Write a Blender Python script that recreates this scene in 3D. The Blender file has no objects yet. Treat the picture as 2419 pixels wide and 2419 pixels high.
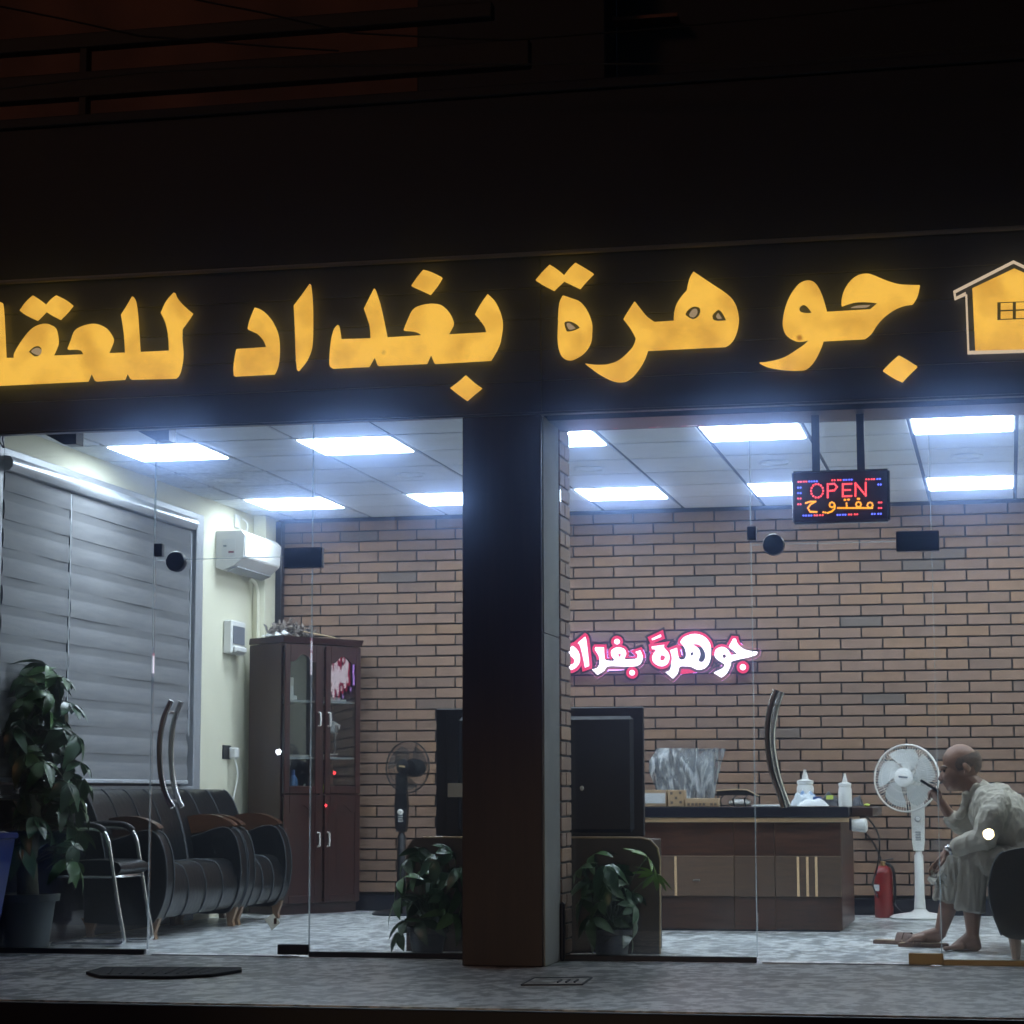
import bpy, bmesh, math, random
from mathutils import Vector, Matrix, Euler
random.seed(7)
S = bpy.context.scene
COL = S.collection
rad = math.radians

# ------------------------------------------------------------------ camera
FPX, W2 = 5354.2, 2419.0
YAW, PITCH, ROLL = .21407, .12403, .002219
CAM = Vector((0, -11.65, .85))
cy_, sy_, cp_, sp_ = math.cos(YAW), math.sin(YAW), math.cos(PITCH), math.sin(PITCH)
fwd = Vector((-sy_*cp_, cy_*cp_, sp_)); rt0 = Vector((cy_, sy_, 0)); dn0 = fwd.cross(rt0)
RT = math.cos(ROLL)*rt0 + math.sin(ROLL)*dn0
DN = -math.sin(ROLL)*rt0 + math.cos(ROLL)*dn0
cam = bpy.data.objects.new('camera', bpy.data.cameras.new('camera')); COL.objects.link(cam)
m3 = Matrix((RT, -DN, -fwd)).transposed()
cam.matrix_world = Matrix.Translation(CAM) @ m3.to_4x4()
cam.data.sensor_width = 36; cam.data.lens = FPX/W2*36; cam.data.clip_end = 400
S.camera = cam

# ------------------------------------------------------------------ night sky, faint warm glow of the street, exposure
wd = bpy.data.worlds.new('World'); S.world = wd; wd.use_nodes = True
nt = wd.node_tree
sky = nt.nodes.new('ShaderNodeTexSky'); sky.sky_type = 'NISHITA'; sky.sun_disc = False
sky.sun_elevation = rad(28); sky.sun_rotation = rad(215)
bgn = nt.nodes['Background']; nt.links.new(sky.outputs[0], bgn.inputs[0]); bgn.inputs[1].default_value = .003
sun = bpy.data.objects.new('sun', bpy.data.lights.new('sun', 'SUN')); COL.objects.link(sun)
sun.data.energy = .17; sun.data.angle = rad(10); sun.data.color = (1, .42, .2)
sun.rotation_euler = (rad(62), 0, rad(-35))
S.view_settings.view_transform = 'Standard'; S.view_settings.look = 'None'
S.view_settings.exposure = 0; S.view_settings.gamma = 1; S.view_settings.use_curve_mapping = False
S.cycles.max_bounces = 8; S.cycles.transparent_max_bounces = 16
S.cycles.use_denoising = True
S.cycles.sample_clamp_indirect = 6

# ------------------------------------------------------------------ measuring helpers: photograph pixel -> point on a plane of the place
def _ray(px, py):
    return RT*((px-W2/2)/FPX) + DN*((py-W2/2)/FPX) + fwd
def P(px, py, Y):
    d = _ray(px, py); return CAM + d*((Y-CAM.y)/d.y)
def PX(px, py, X):
    d = _ray(px, py); return CAM + d*((X-CAM.x)/d.x)
def PZ(px, py, z=0.0):
    d = _ray(px, py); return CAM + d*((z-CAM.z)/d.z)

# ------------------------------------------------------------------ materials
MATS = {}
def nodes(name):
    m = bpy.data.materials.new(name); m.use_nodes = True
    MATS[name] = m
    return m, m.node_tree, m.node_tree.nodes['Principled BSDF']
def mat(name, c, rough=.5, metal=0., c2=None, scale=8., bump=0., bscale=60., stretch=(1, 1, 1), spec=.5, detail=4, lo=.35, hi=.65, rnd=0., coat=0., trans=0., alpha=1.):
    m, t, b = nodes(name)
    b.inputs['Base Color'].default_value = (*c, 1); b.inputs['Roughness'].default_value = rough
    b.inputs['Metallic'].default_value = metal; b.inputs['Specular IOR Level'].default_value = spec
    b.inputs['Coat Weight'].default_value = coat; b.inputs['Transmission Weight'].default_value = trans
    b.inputs['Alpha'].default_value = alpha
    N = t.nodes.new; L = t.links.new
    tc = N('ShaderNodeTexCoord'); mp = N('ShaderNodeMapping'); mp.inputs['Scale'].default_value = stretch
    oi = N('ShaderNodeObjectInfo'); va = N('ShaderNodeVectorMath'); va.operation = 'MULTIPLY_ADD'
    cmb = N('ShaderNodeCombineXYZ')
    for k in range(3): L(oi.outputs['Random'], cmb.inputs[k])
    va.inputs[1].default_value = (37, 53, 71)
    L(cmb.outputs[0], va.inputs[0]); L(tc.outputs['Object'], va.inputs[2]); L(va.outputs[0], mp.inputs[0])
    if c2 is not None:
        n = N('ShaderNodeTexNoise'); n.inputs['Scale'].default_value = scale; n.inputs['Detail'].default_value = detail
        L(mp.outputs[0], n.inputs[0])
        r = N('ShaderNodeValToRGB'); r.color_ramp.elements[0].position = lo; r.color_ramp.elements[1].position = hi
        r.color_ramp.elements[0].color = (*c, 1); r.color_ramp.elements[1].color = (*c2, 1)
        L(n.outputs[0], r.inputs[0])
        out = r.outputs[0]
        if rnd:
            hs = N('ShaderNodeHueSaturation'); mr = N('ShaderNodeMapRange')
            mr.inputs[3].default_value = 1-rnd; mr.inputs[4].default_value = 1+rnd
            L(oi.outputs['Random'], mr.inputs[0]); L(mr.outputs[0], hs.inputs['Value']); L(out, hs.inputs['Color']); out = hs.outputs[0]
        L(out, b.inputs['Base Color'])
    if bump:
        n2 = N('ShaderNodeTexNoise'); n2.inputs['Scale'].default_value = bscale; n2.inputs['Detail'].default_value = 5
        L(mp.outputs[0], n2.inputs[0]); bp = N('ShaderNodeBump'); bp.inputs['Strength'].default_value = bump; bp.inputs['Distance'].default_value = .01
        L(n2.outputs[0], bp.inputs['Height']); L(bp.outputs[0], b.inputs['Normal'])
    return m
def emis(name, c, s, c2=None, scale=10., spots=False):
    m, t, b = nodes(name)
    N = t.nodes.new; L = t.links.new
    e = N('ShaderNodeEmission'); e.inputs[0].default_value = (*c, 1); e.inputs[1].default_value = s
    if c2 is not None:
        tc = N('ShaderNodeTexCoord'); n = N('ShaderNodeTexNoise'); n.inputs['Scale'].default_value = scale; n.inputs['Detail'].default_value = 3
        L(tc.outputs['Object'], n.inputs[0])
        r = N('ShaderNodeValToRGB'); r.color_ramp.elements[0].position = .33; r.color_ramp.elements[1].position = .6
        r.color_ramp.elements[0].color = (*c2, 1); r.color_ramp.elements[1].color = (*c, 1); L(n.outputs[0], r.inputs[0])
        out = r.outputs[0]
        if spots:
            v = N('ShaderNodeTexVoronoi'); v.inputs['Scale'].default_value = 2.6; L(tc.outputs['Object'], v.inputs[0])
            r2 = N('ShaderNodeValToRGB'); r2.color_ramp.elements[0].position = .02; r2.color_ramp.elements[1].position = .055
            r2.color_ramp.elements[0].color = (.45, .3, .2, 1); r2.color_ramp.elements[1].color = (1, 1, 1, 1); L(v.outputs[0], r2.inputs[0])
            mx = N('ShaderNodeMixRGB'); mx.blend_type = 'MULTIPLY'; mx.inputs[0].default_value = 1
            L(out, mx.inputs[1]); L(r2.outputs[0], mx.inputs[2]); out = mx.outputs[0]
        L(out, e.inputs[0])
    L(e.outputs[0], t.nodes['Material Output'].inputs['Surface'])
    t.nodes.remove(b)
    return m
def glassmat(name, tint, f0=.06, rough=.0, dust=0.):
    # thin pane: clear with a mirror-like share that grows at grazing angles, and a film of dust
    m, t, b = nodes(name); t.nodes.remove(b)
    N = t.nodes.new; L = t.links.new
    tr = N('ShaderNodeBsdfTransparent'); tr.inputs[0].default_value = (*tint, 1)
    gl = N('ShaderNodeBsdfGlossy'); gl.inputs['Roughness'].default_value = rough
    fr = N('ShaderNodeLayerWeight'); fr.inputs[0].default_value = .25
    mr = N('ShaderNodeMapRange'); mr.inputs[3].default_value = f0; mr.inputs[4].default_value = .7
    L(fr.outputs['Fresnel'], mr.inputs[0])
    mx = N('ShaderNodeMixShader'); L(mr.outputs[0], mx.inputs[0]); L(tr.outputs[0], mx.inputs[1]); L(gl.outputs[0], mx.inputs[2])
    out = mx.outputs[0]
    if dust:
        tl = N('ShaderNodeBsdfTranslucent'); tl.inputs[0].default_value = (.8, .85, .9, 1)
        tc = N('ShaderNodeTexCoord'); n = N('ShaderNodeTexNoise'); n.inputs['Scale'].default_value = 2.2; n.inputs['Detail'].default_value = 6
        L(tc.outputs['Object'], n.inputs[0])
        mu = N('ShaderNodeMath'); mu.operation = 'MULTIPLY'; mu.inputs[1].default_value = dust; L(n.outputs[0], mu.inputs[0])
        sx = N('ShaderNodeSeparateXYZ'); L(tc.outputs['Object'], sx.inputs[0])
        lw_ = N('ShaderNodeMapRange'); lw_.interpolation_type = 'SMOOTHSTEP'; lw_.inputs[1].default_value = .5; lw_.inputs[2].default_value = 0.; lw_.inputs[3].default_value = 0; lw_.inputs[4].default_value = 4.; L(sx.outputs[2], lw_.inputs[0])
        n3 = N('ShaderNodeTexNoise'); n3.inputs['Scale'].default_value = 3.1; n3.inputs['Detail'].default_value = 9; n3.inputs['Distortion'].default_value = 1.2; L(tc.outputs['Object'], n3.inputs[0])
        pw = N('ShaderNodeMath'); pw.operation = 'POWER'; pw.inputs[1].default_value = 2.5; L(n3.outputs[0], pw.inputs[0])
        ml = N('ShaderNodeMath'); ml.operation = 'MULTIPLY_ADD'; L(lw_.outputs[0], ml.inputs[0]); L(pw.outputs[0], ml.inputs[1]); L(n.outputs[0], ml.inputs[2]); L(ml.outputs[0], mu.inputs[0])
        m2 = N('ShaderNodeMixShader'); L(mu.outputs[0], m2.inputs[0]); L(out, m2.inputs[1]); L(tl.outputs[0], m2.inputs[2]); out = m2.outputs[0]
    L(out, t.nodes['Material Output'].inputs['Surface'])
    return m

def brickmat():
    m, t, b = nodes('brick_slip'); N = t.nodes.new; L = t.links.new
    oi = N('ShaderNodeObjectInfo'); ge = N('ShaderNodeNewGeometry')
    ad = N('ShaderNodeMath'); ad.operation = 'ADD'; L(oi.outputs['Random'], ad.inputs[0]); L(ge.outputs['Random Per Island'], ad.inputs[1])
    fc = N('ShaderNodeMath'); fc.operation = 'FRACT'; L(ad.outputs[0], fc.inputs[0])
    r = N('ShaderNodeValToRGB'); r.color_ramp.interpolation = 'LINEAR'
    el = r.color_ramp.elements
    el[0].position = 0; el[0].color = (.135, .105, .088, 1)
    el[1].position = 1; el[1].color = (.262, .154, .092, 1)
    for p, c in ((.025, (.150, .112, .092)), (.05, (.205, .130, .094)), (.35, (.225, .139, .096)), (.6, (.238, .148, .106)), (.9, (.256, .152, .094))):
        e = el.new(p); e.color = (*c, 1)
    L(fc.outputs[0], r.inputs[0])
    tc = N('ShaderNodeTexCoord'); n = N('ShaderNodeTexNoise'); n.inputs['Scale'].default_value = 7; n.inputs['Detail'].default_value = 5
    cm = N('ShaderNodeCombineXYZ'); mu = N('ShaderNodeMath'); mu.operation = 'MULTIPLY'; mu.inputs[1].default_value = 60; L(fc.outputs[0], mu.inputs[0]); L(mu.outputs[0], cm.inputs[0])
    va = N('ShaderNodeVectorMath'); L(tc.outputs['Object'], va.inputs[0]); L(cm.outputs[0], va.inputs[1]); L(va.outputs[0], n.inputs[0])
    mr = N('ShaderNodeMapRange'); mr.inputs[3].default_value = .62; mr.inputs[4].default_value = 1.14; L(n.outputs[0], mr.inputs[0])
    mx = N('ShaderNodeMixRGB'); mx.blend_type = 'MULTIPLY'; mx.inputs[0].default_value = 1
    L(r.outputs[0], mx.inputs[1]); L(mr.outputs[0], mx.inputs[2]); L(mx.outputs[0], b.inputs['Base Color'])
    b.inputs['Roughness'].default_value = .75
    n2 = N('ShaderNodeTexNoise'); n2.inputs['Scale'].default_value = 90; L(va.outputs[0], n2.inputs[0])
    bp = N('ShaderNodeBump'); bp.inputs['Strength'].default_value = .25; bp.inputs['Distance'].default_value = .006; L(n2.outputs[0], bp.inputs['Height']); L(bp.outputs[0], b.inputs['Normal'])
    return m

BRICK = brickmat()
mat('mortar', (.014, .012, .012), .95, c2=(.010, .009, .009), scale=20)
mat('granite', (.25, .27, .28), .32, c2=(.74, .765, .77), scale=15, detail=7, lo=.43, hi=.58, bump=.03, bscale=30, stretch=(1, .62, 1))
mat('riser', (.010, .008, .007), .6, c2=(.006, .005, .005), scale=5)
mat('asphalt', (.04, .04, .042), .9, c2=(.06, .06, .06), scale=40, bump=.3)
mat('board_dark', (.038, .045, .068), .32, c2=(.048, .056, .08), scale=3, stretch=(.4, 1, 6), spec=.4)  # blue lift in the dark colour stands in for lens glare
mat('parapet', (.006, .010, .017), .6, c2=(.009, .014, .021), scale=2, bump=.05)
mat('metal_trim', (.6, .58, .55), .3, .9)
mat('pillar_laminate', (.050, .032, .022), .38, c2=(.034, .022, .015), scale=4, stretch=(9, 9, .6), bump=.03)
mat('plaster_grey', (.40, .41, .39), .8, c2=(.33, .34, .33), scale=5, bump=.08)
mat('cream_wall', (.80, .78, .62), .7, c2=(.76, .74, .58), scale=2, bump=.03)
mat('column_grey', (.5, .5, .48), .7)
mat('ceiling_tile', (.80, .83, .88), .8, c2=(.74, .77, .82), scale=6, bump=.05, bscale=90, rnd=.05)
mat('ceiling_grid', (.04, .04, .05), .7)
mat('ceiling_pattern', (.58, .61, .62), .8, c2=(.74, .76, .76), scale=26, detail=2, lo=.42, hi=.58, bump=.35, bscale=26, rnd=.05)
mat('white_plastic', (.78, .78, .76), .4, c2=(.74, .74, .72), scale=3)
mat('grey_plastic', (.35, .36, .37), .5)
mat('black_plastic', (.012, .012, .014), .4, spec=.35)
mat('black_cover', (.010, .012, .022), .4, c2=(.007, .008, .015), scale=8)
mat('chrome', (.86, .86, .88), .26, 1.)
mat('steel', (.5, .5, .52), .25, 1.)
mat('dark_metal', (.03, .03, .035), .35, .6)
mat('railing', (.012, .011, .011), .6)
mat('blind_cassette', (.62, .66, .72), .3, .35)
mat('blind_fabric', (.19, .192, .205), .85, c2=(.235, .237, .25), scale=3, stretch=(1, 1, 14), bump=.05, bscale=200)
mat('blind_sheer', (.152, .154, .165), .85, c2=(.19, .192, .20), scale=3, stretch=(1, 1, 14))
mat('alu', (.42, .44, .48), .45, .35)
mat('leather', (.005, .006, .0075), .30, c2=(.008, .0095, .011), scale=14, bump=.5, bscale=22, spec=.4)
mat('leather_brown', (.02, .016, .013), .4, c2=(.028, .022, .017), scale=14, bump=.25, bscale=60)
mat('piping', (.045, .05, .056), .5)
mat('varnished_wood', (.085, .036, .016), .3, c2=(.055, .022, .01), scale=5, stretch=(1, 8, 8), coat=.3)
mat('leg_wood', (.30, .18, .10), .4, c2=(.2, .11, .06), scale=6, stretch=(6, 6, 1))
mat('mahogany', (.040, .010, .008), .32, c2=(.024, .006, .005), scale=4, stretch=(7, 7, .7), coat=.2, bump=.02)
mat('mahogany_side', (.046, .022, .016), .36, c2=(.032, .015, .012), scale=4, stretch=(7, 7, .7))
mat('cabinet_inside', (.40, .43, .46), .6)
mat('satin_metal', (.85, .85, .83), .42, .5)
mat('desk_black', (.012, .012, .018), .15, c2=(.016, .016, .022), scale=4)
mat('gold_strip', (.90, .64, .38), .35, .4)
mat('desk_wood', (.072, .030, .017), .32, c2=(.030, .013, .008), scale=5, stretch=(1.2, 1, 14), bump=.03, rnd=.18)
mat('desk_wood_light', (.125, .078, .050), .36, c2=(.085, .054, .038), scale=5, stretch=(1.2, 1, 14), bump=.03, rnd=.12)
mat('stand_wood', (.052, .031, .020), .45, c2=(.034, .021, .014), scale=3, stretch=(8, 1, .8), bump=.02)
mat('edge_wood', (.4, .3, .18), .5)
mat('cardboard', (.44, .31, .18), .8, c2=(.38, .26, .15), scale=9)
mat('print_dark', (.12, .07, .04), .8)
mat('print_grey', (.16, .17, .2), .6)
mat('packet_film', (.50, .56, .60), .3, c2=(.10, .20, .38), scale=16, detail=2, lo=.52, hi=.60)
mat('paper', (.72, .74, .74), .7, c2=(.62, .64, .66), scale=8)
mat('paper_beige', (.45, .43, .38), .8)
mat('leaf', (.030, .080, .022), .33, c2=(.055, .125, .034), scale=9, bump=.1, bscale=20, rnd=.3, spec=.6)
mat('leaf_dark', (.019, .054, .026), .3, c2=(.034, .085, .038), scale=9, bump=.1, bscale=20, rnd=.3, spec=.6)
mat('leaf_yellow', (.12, .24, .025), .4, c2=(.08, .17, .02), scale=9, bump=.1, rnd=.2)
mat('bark', (.06, .06, .035), .8, c2=(.09, .085, .055), scale=20, bump=.5, bscale=40)
mat('pot_green', (.032, .042, .036), .6, c2=(.024, .033, .028), scale=6)
mat('soil', (.02, .015, .01), 1.)
mat('blue_plastic', (.012, .045, .32), .35, c2=(.01, .035, .26), scale=4)
mat('red_paint', (.25, .013, .011), .4, c2=(.19, .009, .008), scale=6, coat=.3)
mat('skin', (.27, .145, .095), .45, c2=(.20, .105, .068), scale=14, bump=.08, bscale=120)
mat('hair', (.09, .068, .055), .85, c2=(.19, .13, .10), scale=60, bump=.4, bscale=300)
mat('eye_dark', (.02, .015, .012), .4)
mat('shirt', (.43, .40, .335), .85, c2=(.36, .335, .28), scale=5, bump=.5, bscale=11, stretch=(1, .6, 2.2))
mat('trousers', (.33, .31, .265), .85, c2=(.27, .25, .215), scale=5, bump=.8, bscale=10, stretch=(2.2, 2, .5))
mat('sandal', (.16, .08, .05), .6, c2=(.11, .055, .035), scale=12)
mat('rubber_mat', (.018, .018, .022), .8, c2=(.03, .03, .034), scale=60, bump=.8, bscale=180)
mat('sign_panel', (.05, .012, .03), .5, c2=(.035, .01, .025), scale=9)  # purple spill of the LEDs is painted into this colour
mat('drain', (.05, .055, .06), .5, .5)
mat('tennis', (.55, .68, .12), .8)
mat('blue_bottle', (.06, .18, .42), .3)
mat('blue_print', (.03, .08, .28), .4)
mat('brass', (.62, .40, .18), .3, .9)
mat('dried', (.12, .10, .09), .9, c2=(.2, .17, .15), scale=30)
mat('concrete_red', (.30, .15, .10), .85, c2=(.16, .09, .06), scale=1.6, detail=7, bump=.2, bscale=8)
mat('fan_blade', (.62, .66, .66), .35, alpha=.8)
mat('fan_blade_dark', (.05, .06, .065), .3, alpha=.5)
def plasticwrap():
    m, t, b = nodes('plastic_wrap'); N = t.nodes.new; L = t.links.new
    tc = N('ShaderNodeTexCoord'); mp = N('ShaderNodeMapping'); mp.inputs['Scale'].default_value = (1, 1, .28); mp.inputs['Rotation'].default_value = (0, .25, 0)
    L(tc.outputs['Object'], mp.inputs[0])
    n = N('ShaderNodeTexNoise'); n.inputs['Scale'].default_value = 19; n.inputs['Detail'].default_value = 6; n.inputs['Distortion'].default_value = 1.1; L(mp.outputs[0], n.inputs[0])
    r = N('ShaderNodeValToRGB'); r.color_ramp.elements[0].position = .42; r.color_ramp.elements[1].position = .66
    r.color_ramp.elements[0].color = (.20, .22, .24, 1); r.color_ramp.elements[1].color = (.74, .79, .84, 1); L(n.outputs[0], r.inputs[0])
    L(r.outputs[0], b.inputs['Base Color'])
    mr = N('ShaderNodeMapRange'); mr.inputs[1].default_value = .35; mr.inputs[2].default_value = .65; mr.inputs[3].default_value = .22; mr.inputs[4].default_value = .85; L(n.outputs[0], mr.inputs[0]); L(mr.outputs[0], b.inputs['Alpha'])
    bp = N('ShaderNodeBump'); bp.inputs['Strength'].default_value = 1; bp.inputs['Distance'].default_value = .03; L(n.outputs[0], bp.inputs['Height']); L(bp.outputs[0], b.inputs['Normal'])
    b.inputs['Roughness'].default_value = .13; b.inputs['Specular IOR Level'].default_value = 1.
    return m
def thinpaper():
    m, t, b = nodes('thin_paper'); t.nodes.remove(b); N = t.nodes.new; L = t.links.new
    d = N('ShaderNodeBsdfDiffuse'); d.inputs[0].default_value = (.8, .8, .74, 1); s = N('ShaderNodeBsdfTranslucent'); s.inputs[0].default_value = (.8, .8, .74, 1)
    mx = N('ShaderNodeMixShader'); mx.inputs[0].default_value = .8; L(d.outputs[0], mx.inputs[1]); L(s.outputs[0], mx.inputs[2]); L(mx.outputs[0], t.nodes['Material Output'].inputs['Surface'])
thinpaper()
plasticwrap()
emis('led_panel', (.76, .88, 1.0), 28.)
emis('sign_yellow', (1.0, .55, .075), 1.08, c2=(.74, .37, .05), scale=6, spots=True)
emis('sign_cream', (.85, .66, .46), .8)
emis('sign_core', (.40, .28, .17), .9)
emis('neon_white', (1, .86, .98), 3.2)
emis('neon_red', (1, .05, .17), 1.3)
emis('neon_back', (.55, .30, 1), 5.)
emis('led_red', (1, .07, .08), 2.6)
emis('led_orange', (1, .38, .02), 1.8)
emis('led_blue', (.10, .14, 1), 3.0)
emis('headlamp', (1, .72, .36), 190.)
emis('headlamp_white', (.9, .95, 1), 90.)
emis('tail_red', (1, .04, .05), 40.)
glassmat('pane', (.96, .98, .98), .045, dust=.012)
glassmat('cabinet_glass', (.92, .94, .94), .13)
glassmat('glass_seam', (.75, .85, .88), .15, dust=.45)

# ------------------------------------------------------------------ mesh helpers (world coordinates; obj() brings them into the thing's own frame)
class B:
    def __init__(s): s.bm = bmesh.new()
    def box(s, a, b, bev=0., rot=None, seg=1):
        a = Vector(a); b = Vector(b); c = (a+b)/2; d = b-a
        r = bmesh.ops.create_cube(s.bm, size=1)
        vs = r['verts']
        bmesh.ops.scale(s.bm, vec=(abs(d.x), abs(d.y), abs(d.z)), verts=vs)
        if bev:
            es = list({e for v in vs for e in v.link_edges})
            g = bmesh.ops.bevel(s.bm, geom=es, offset=bev, segments=seg, affect='EDGES', profile=.5)
            vs = list({v for f in g['faces'] for v in f.verts} | {v for v in vs if v.is_valid})
            vs = s._island(vs)
        if rot is not None: bmesh.ops.transform(s.bm, matrix=rot, verts=vs)
        bmesh.ops.translate(s.bm, vec=c, verts=vs)
        return s
    def _island(s, vs):
        seen = set(vs); st = list(vs)
        while st:
            v = st.pop()
            for e in v.link_edges:
                o = e.other_vert(v)
                if o not in seen: seen.add(o); st.append(o)
        return list(seen)
    def tube(s, pts, r, n=8, cap=True, closed=False):
        pts = [Vector(p) for p in pts]; k = len(pts)
        rs = r if isinstance(r, (list, tuple)) else [r]*k
        rings = []; prev = None
        for i, p in enumerate(pts):
            if closed: t = pts[(i+1) % k]-pts[i-1]
            else: t = (pts[min(i+1, k-1)]-pts[max(i-1, 0)])
            if t.length < 1e-9: t = Vector((0, 0, 1))
            t.normalize()
            if prev is None:
                u = t.orthogonal().normalized()
            else:
                u = (prev - t*prev.dot(t))
                u = u.normalized() if u.length > 1e-6 else t.orthogonal().normalized()
            prev = u; w = t.cross(u)
            rings.append([s.bm.verts.new(p+(u*math.cos(2*math.pi*j/n)+w*math.sin(2*math.pi*j/n))*rs[i]) for j in range(n)])
        for i in range(k if closed else k-1):
            A = rings[i]; C = rings[(i+1) % k]
            for j in range(n): s.bm.faces.new((A[j], A[(j+1) % n], C[(j+1) % n], C[j]))
        if cap and not closed:
            s.bm.faces.new(rings[0][::-1]); s.bm.faces.new(rings[-1])
        return s
    def lathe(s, prof, c=(0, 0, 0), n=24, M=None):
        c = Vector(c); rings = []
        for r, z in prof:
            ring = []
            for j in range(n):
                v = Vector((r*math.cos(2*math.pi*j/n), r*math.sin(2*math.pi*j/n), z))
                if M is not None: v = M @ v
                ring.append(s.bm.verts.new(c+v))
            rings.append(ring)
        for A, C in zip(rings, rings[1:]):
            for j in range(n): s.bm.faces.new((A[j], A[(j+1) % n], C[(j+1) % n], C[j]))
        s.bm.faces.new(rings[0][::-1]); s.bm.faces.new(rings[-1])
        return s
    def prism(s, pts, vec):
        vec = Vector(vec)
        a = [s.bm.verts.new(Vector(p)) for p in pts]; b = [s.bm.verts.new(Vector(p)+vec) for p in pts]
        n = len(a)
        s.bm.faces.new(a[::-1]); s.bm.faces.new(b)
        for i in range(n): s.bm.faces.new((a[i], a[(i+1) % n], b[(i+1) % n], b[i]))
        return s
    def ell(s, c, r, M=None, sub=2):
        g = bmesh.ops.create_icosphere(s.bm, subdivisions=sub, radius=1)
        r = Vector(r) if not isinstance(r, (int, float)) else Vector((r, r, r))
        mm = Matrix.Diagonal((*r, 1))
        if M is not None: mm = M.to_4x4() @ mm
        bmesh.ops.transform(s.bm, matrix=Matrix.Translation(Vector(c)) @ mm, verts=g['verts'])
        return s
    def cap(s, a, b, ra, rb, n=12):
        a = Vector(a); b = Vector(b)
        s.ell(a, ra); s.ell(b, rb)
        return s.tube([a, b], [ra, rb], n)
    def grid(s, f, nu, nv):
        vs = [[s.bm.verts.new(f(i/nu, j/nv)) for j in range(nv+1)] for i in range(nu+1)]
        for i in range(nu):
            for j in range(nv): s.bm.faces.new((vs[i][j], vs[i+1][j], vs[i+1][j+1], vs[i][j+1]))
        return s

TM = {}
def frame(loc, rz=0):
    return Matrix.Translation(Vector(loc)) @ Matrix.Rotation(rz, 4, 'Z')
def thing(name, label, cat, loc=(0, 0, 0), rz=0, group=None):
    o = bpy.data.objects.new(name, None); COL.objects.link(o); o.empty_display_size = .1
    o.location = loc; o.rotation_euler = (0, 0, rz)
    o['label'] = label; o['category'] = cat; o['kind'] = 'thing'
    if group: o['group'] = group
    TM[o] = frame(loc, rz)
    return o
def tag(o, label, cat, group=None):
    o['label'] = label; o['category'] = cat; o['kind'] = 'thing'
    if group: o['group'] = group
    return o
def obj(name, b, m, parent=None, smooth=False, local=False, label=None):
    bm = b.bm if isinstance(b, B) else b
    bmesh.ops.recalc_face_normals(bm, faces=bm.faces)
    M = TM.get(parent, Matrix.Identity(4)) if parent is not None else Matrix.Identity(4)
    loc = None
    if parent is None:
        # origin at the middle of its footprint
        xs = [v.co for v in bm.verts]
        loc = Vector(((min(v.x for v in xs)+max(v.x for v in xs))/2, (min(v.y for v in xs)+max(v.y for v in xs))/2, min(v.z for v in xs)))
        bm.transform(Matrix.Translation(-loc)); TMloc = Matrix.Translation(loc)
    elif not local:
        bm.transform(M.inverted())
    me = bpy.data.meshes.new(name); bm.to_mesh(me); bm.free()
    if m: me.materials.append(MATS[m] if isinstance(m, str) else m)
    if smooth:
        try: me.shade_smooth()
        except Exception: pass
        if smooth != 'all':
            try: me.set_sharp_from_angle(angle=rad(40))
            except Exception: pass
    o = bpy.data.objects.new(name, me); COL.objects.link(o)
    if parent is not None: o.parent = parent; TM[o] = M
    else: o.location = loc; TM[o] = TMloc
    if label: o['label'] = label
    return o
def struct(name, b, m, smooth=False):
    o = obj(name, b, m, None, smooth); o['kind'] = 'structure'; return o
def meshobj(name, me, parent, mw):
    # an object sharing mesh data, at a matrix given in world space
    o = bpy.data.objects.new(name, me); COL.objects.link(o)
    if parent is not None:
        o.parent = parent; o.matrix_local = TM[parent].inverted() @ mw
    else: o.matrix_world = mw
    return o
def mesh_of(b, m, smooth=False):
    bm = b.bm; bmesh.ops.recalc_face_normals(bm, faces=bm.faces)
    me = bpy.data.meshes.new('shape'); bm.to_mesh(me); bm.free(); me.materials.append(MATS[m])
    if smooth: me.shade_smooth()
    return me
def copy_thing(root, loc, rz, label, group=None):
    r = root.copy(); COL.objects.link(r); r.location = loc; r.rotation_euler = (0, 0, rz); r['label'] = label
    if group: r['group'] = group
    for ch in list(root.children):
        c = ch.copy(); COL.objects.link(c); c.parent = r
        for g in ch.children:
            d = g.copy(); COL.objects.link(d); d.parent = c
    TM[r] = frame(loc, rz)
    return r
def solid(name, b, m, parent, vox=.006, smooth=6, sm=True, folds=None):
    # union of overlapping shapes into one continuous skin
    me = bpy.data.meshes.new('tmp'); bmesh.ops.recalc_face_normals(b.bm, faces=b.bm.faces); b.bm.to_mesh(me); b.bm.free()
    t = bpy.data.objects.new('tmp', me); COL.objects.link(t)
    r = t.modifiers.new('r', 'REMESH'); r.mode = 'VOXEL'; r.voxel_size = vox
    if smooth:
        k = t.modifiers.new('s', 'SMOOTH'); k.iterations = smooth; k.factor = .5
    bpy.context.view_layer.update()
    dg = bpy.context.evaluated_depsgraph_get()
    n = bpy.data.meshes.new_from_object(t.evaluated_get(dg))
    bpy.data.objects.remove(t); bpy.data.meshes.remove(me)
    bm = bmesh.new(); bm.from_mesh(n); bpy.data.meshes.remove(n)
    if folds:
        import mathutils.noise as mz
        bm.normal_update(); amp, fx, fy, fz = folds
        mv = []
        for v in bm.verts:
            p = Vector((v.co.x*fx, v.co.y*fy, v.co.z*fz)); w = mz.noise(p*.35+Vector((4, 1, 7)))*1.6
            r = 1-2.4*abs(mz.noise(p+Vector((w, w, w))))
            r2 = 1-2.4*abs(mz.noise(p*2.3+Vector((9+w, 3, w))))
            mv.append(v.co+v.normal*amp*(r+.4*r2))
        for v, c in zip(bm.verts, mv): v.co = c
    return obj(name, bm, m, parent, smooth='all' if sm else False)

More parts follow.
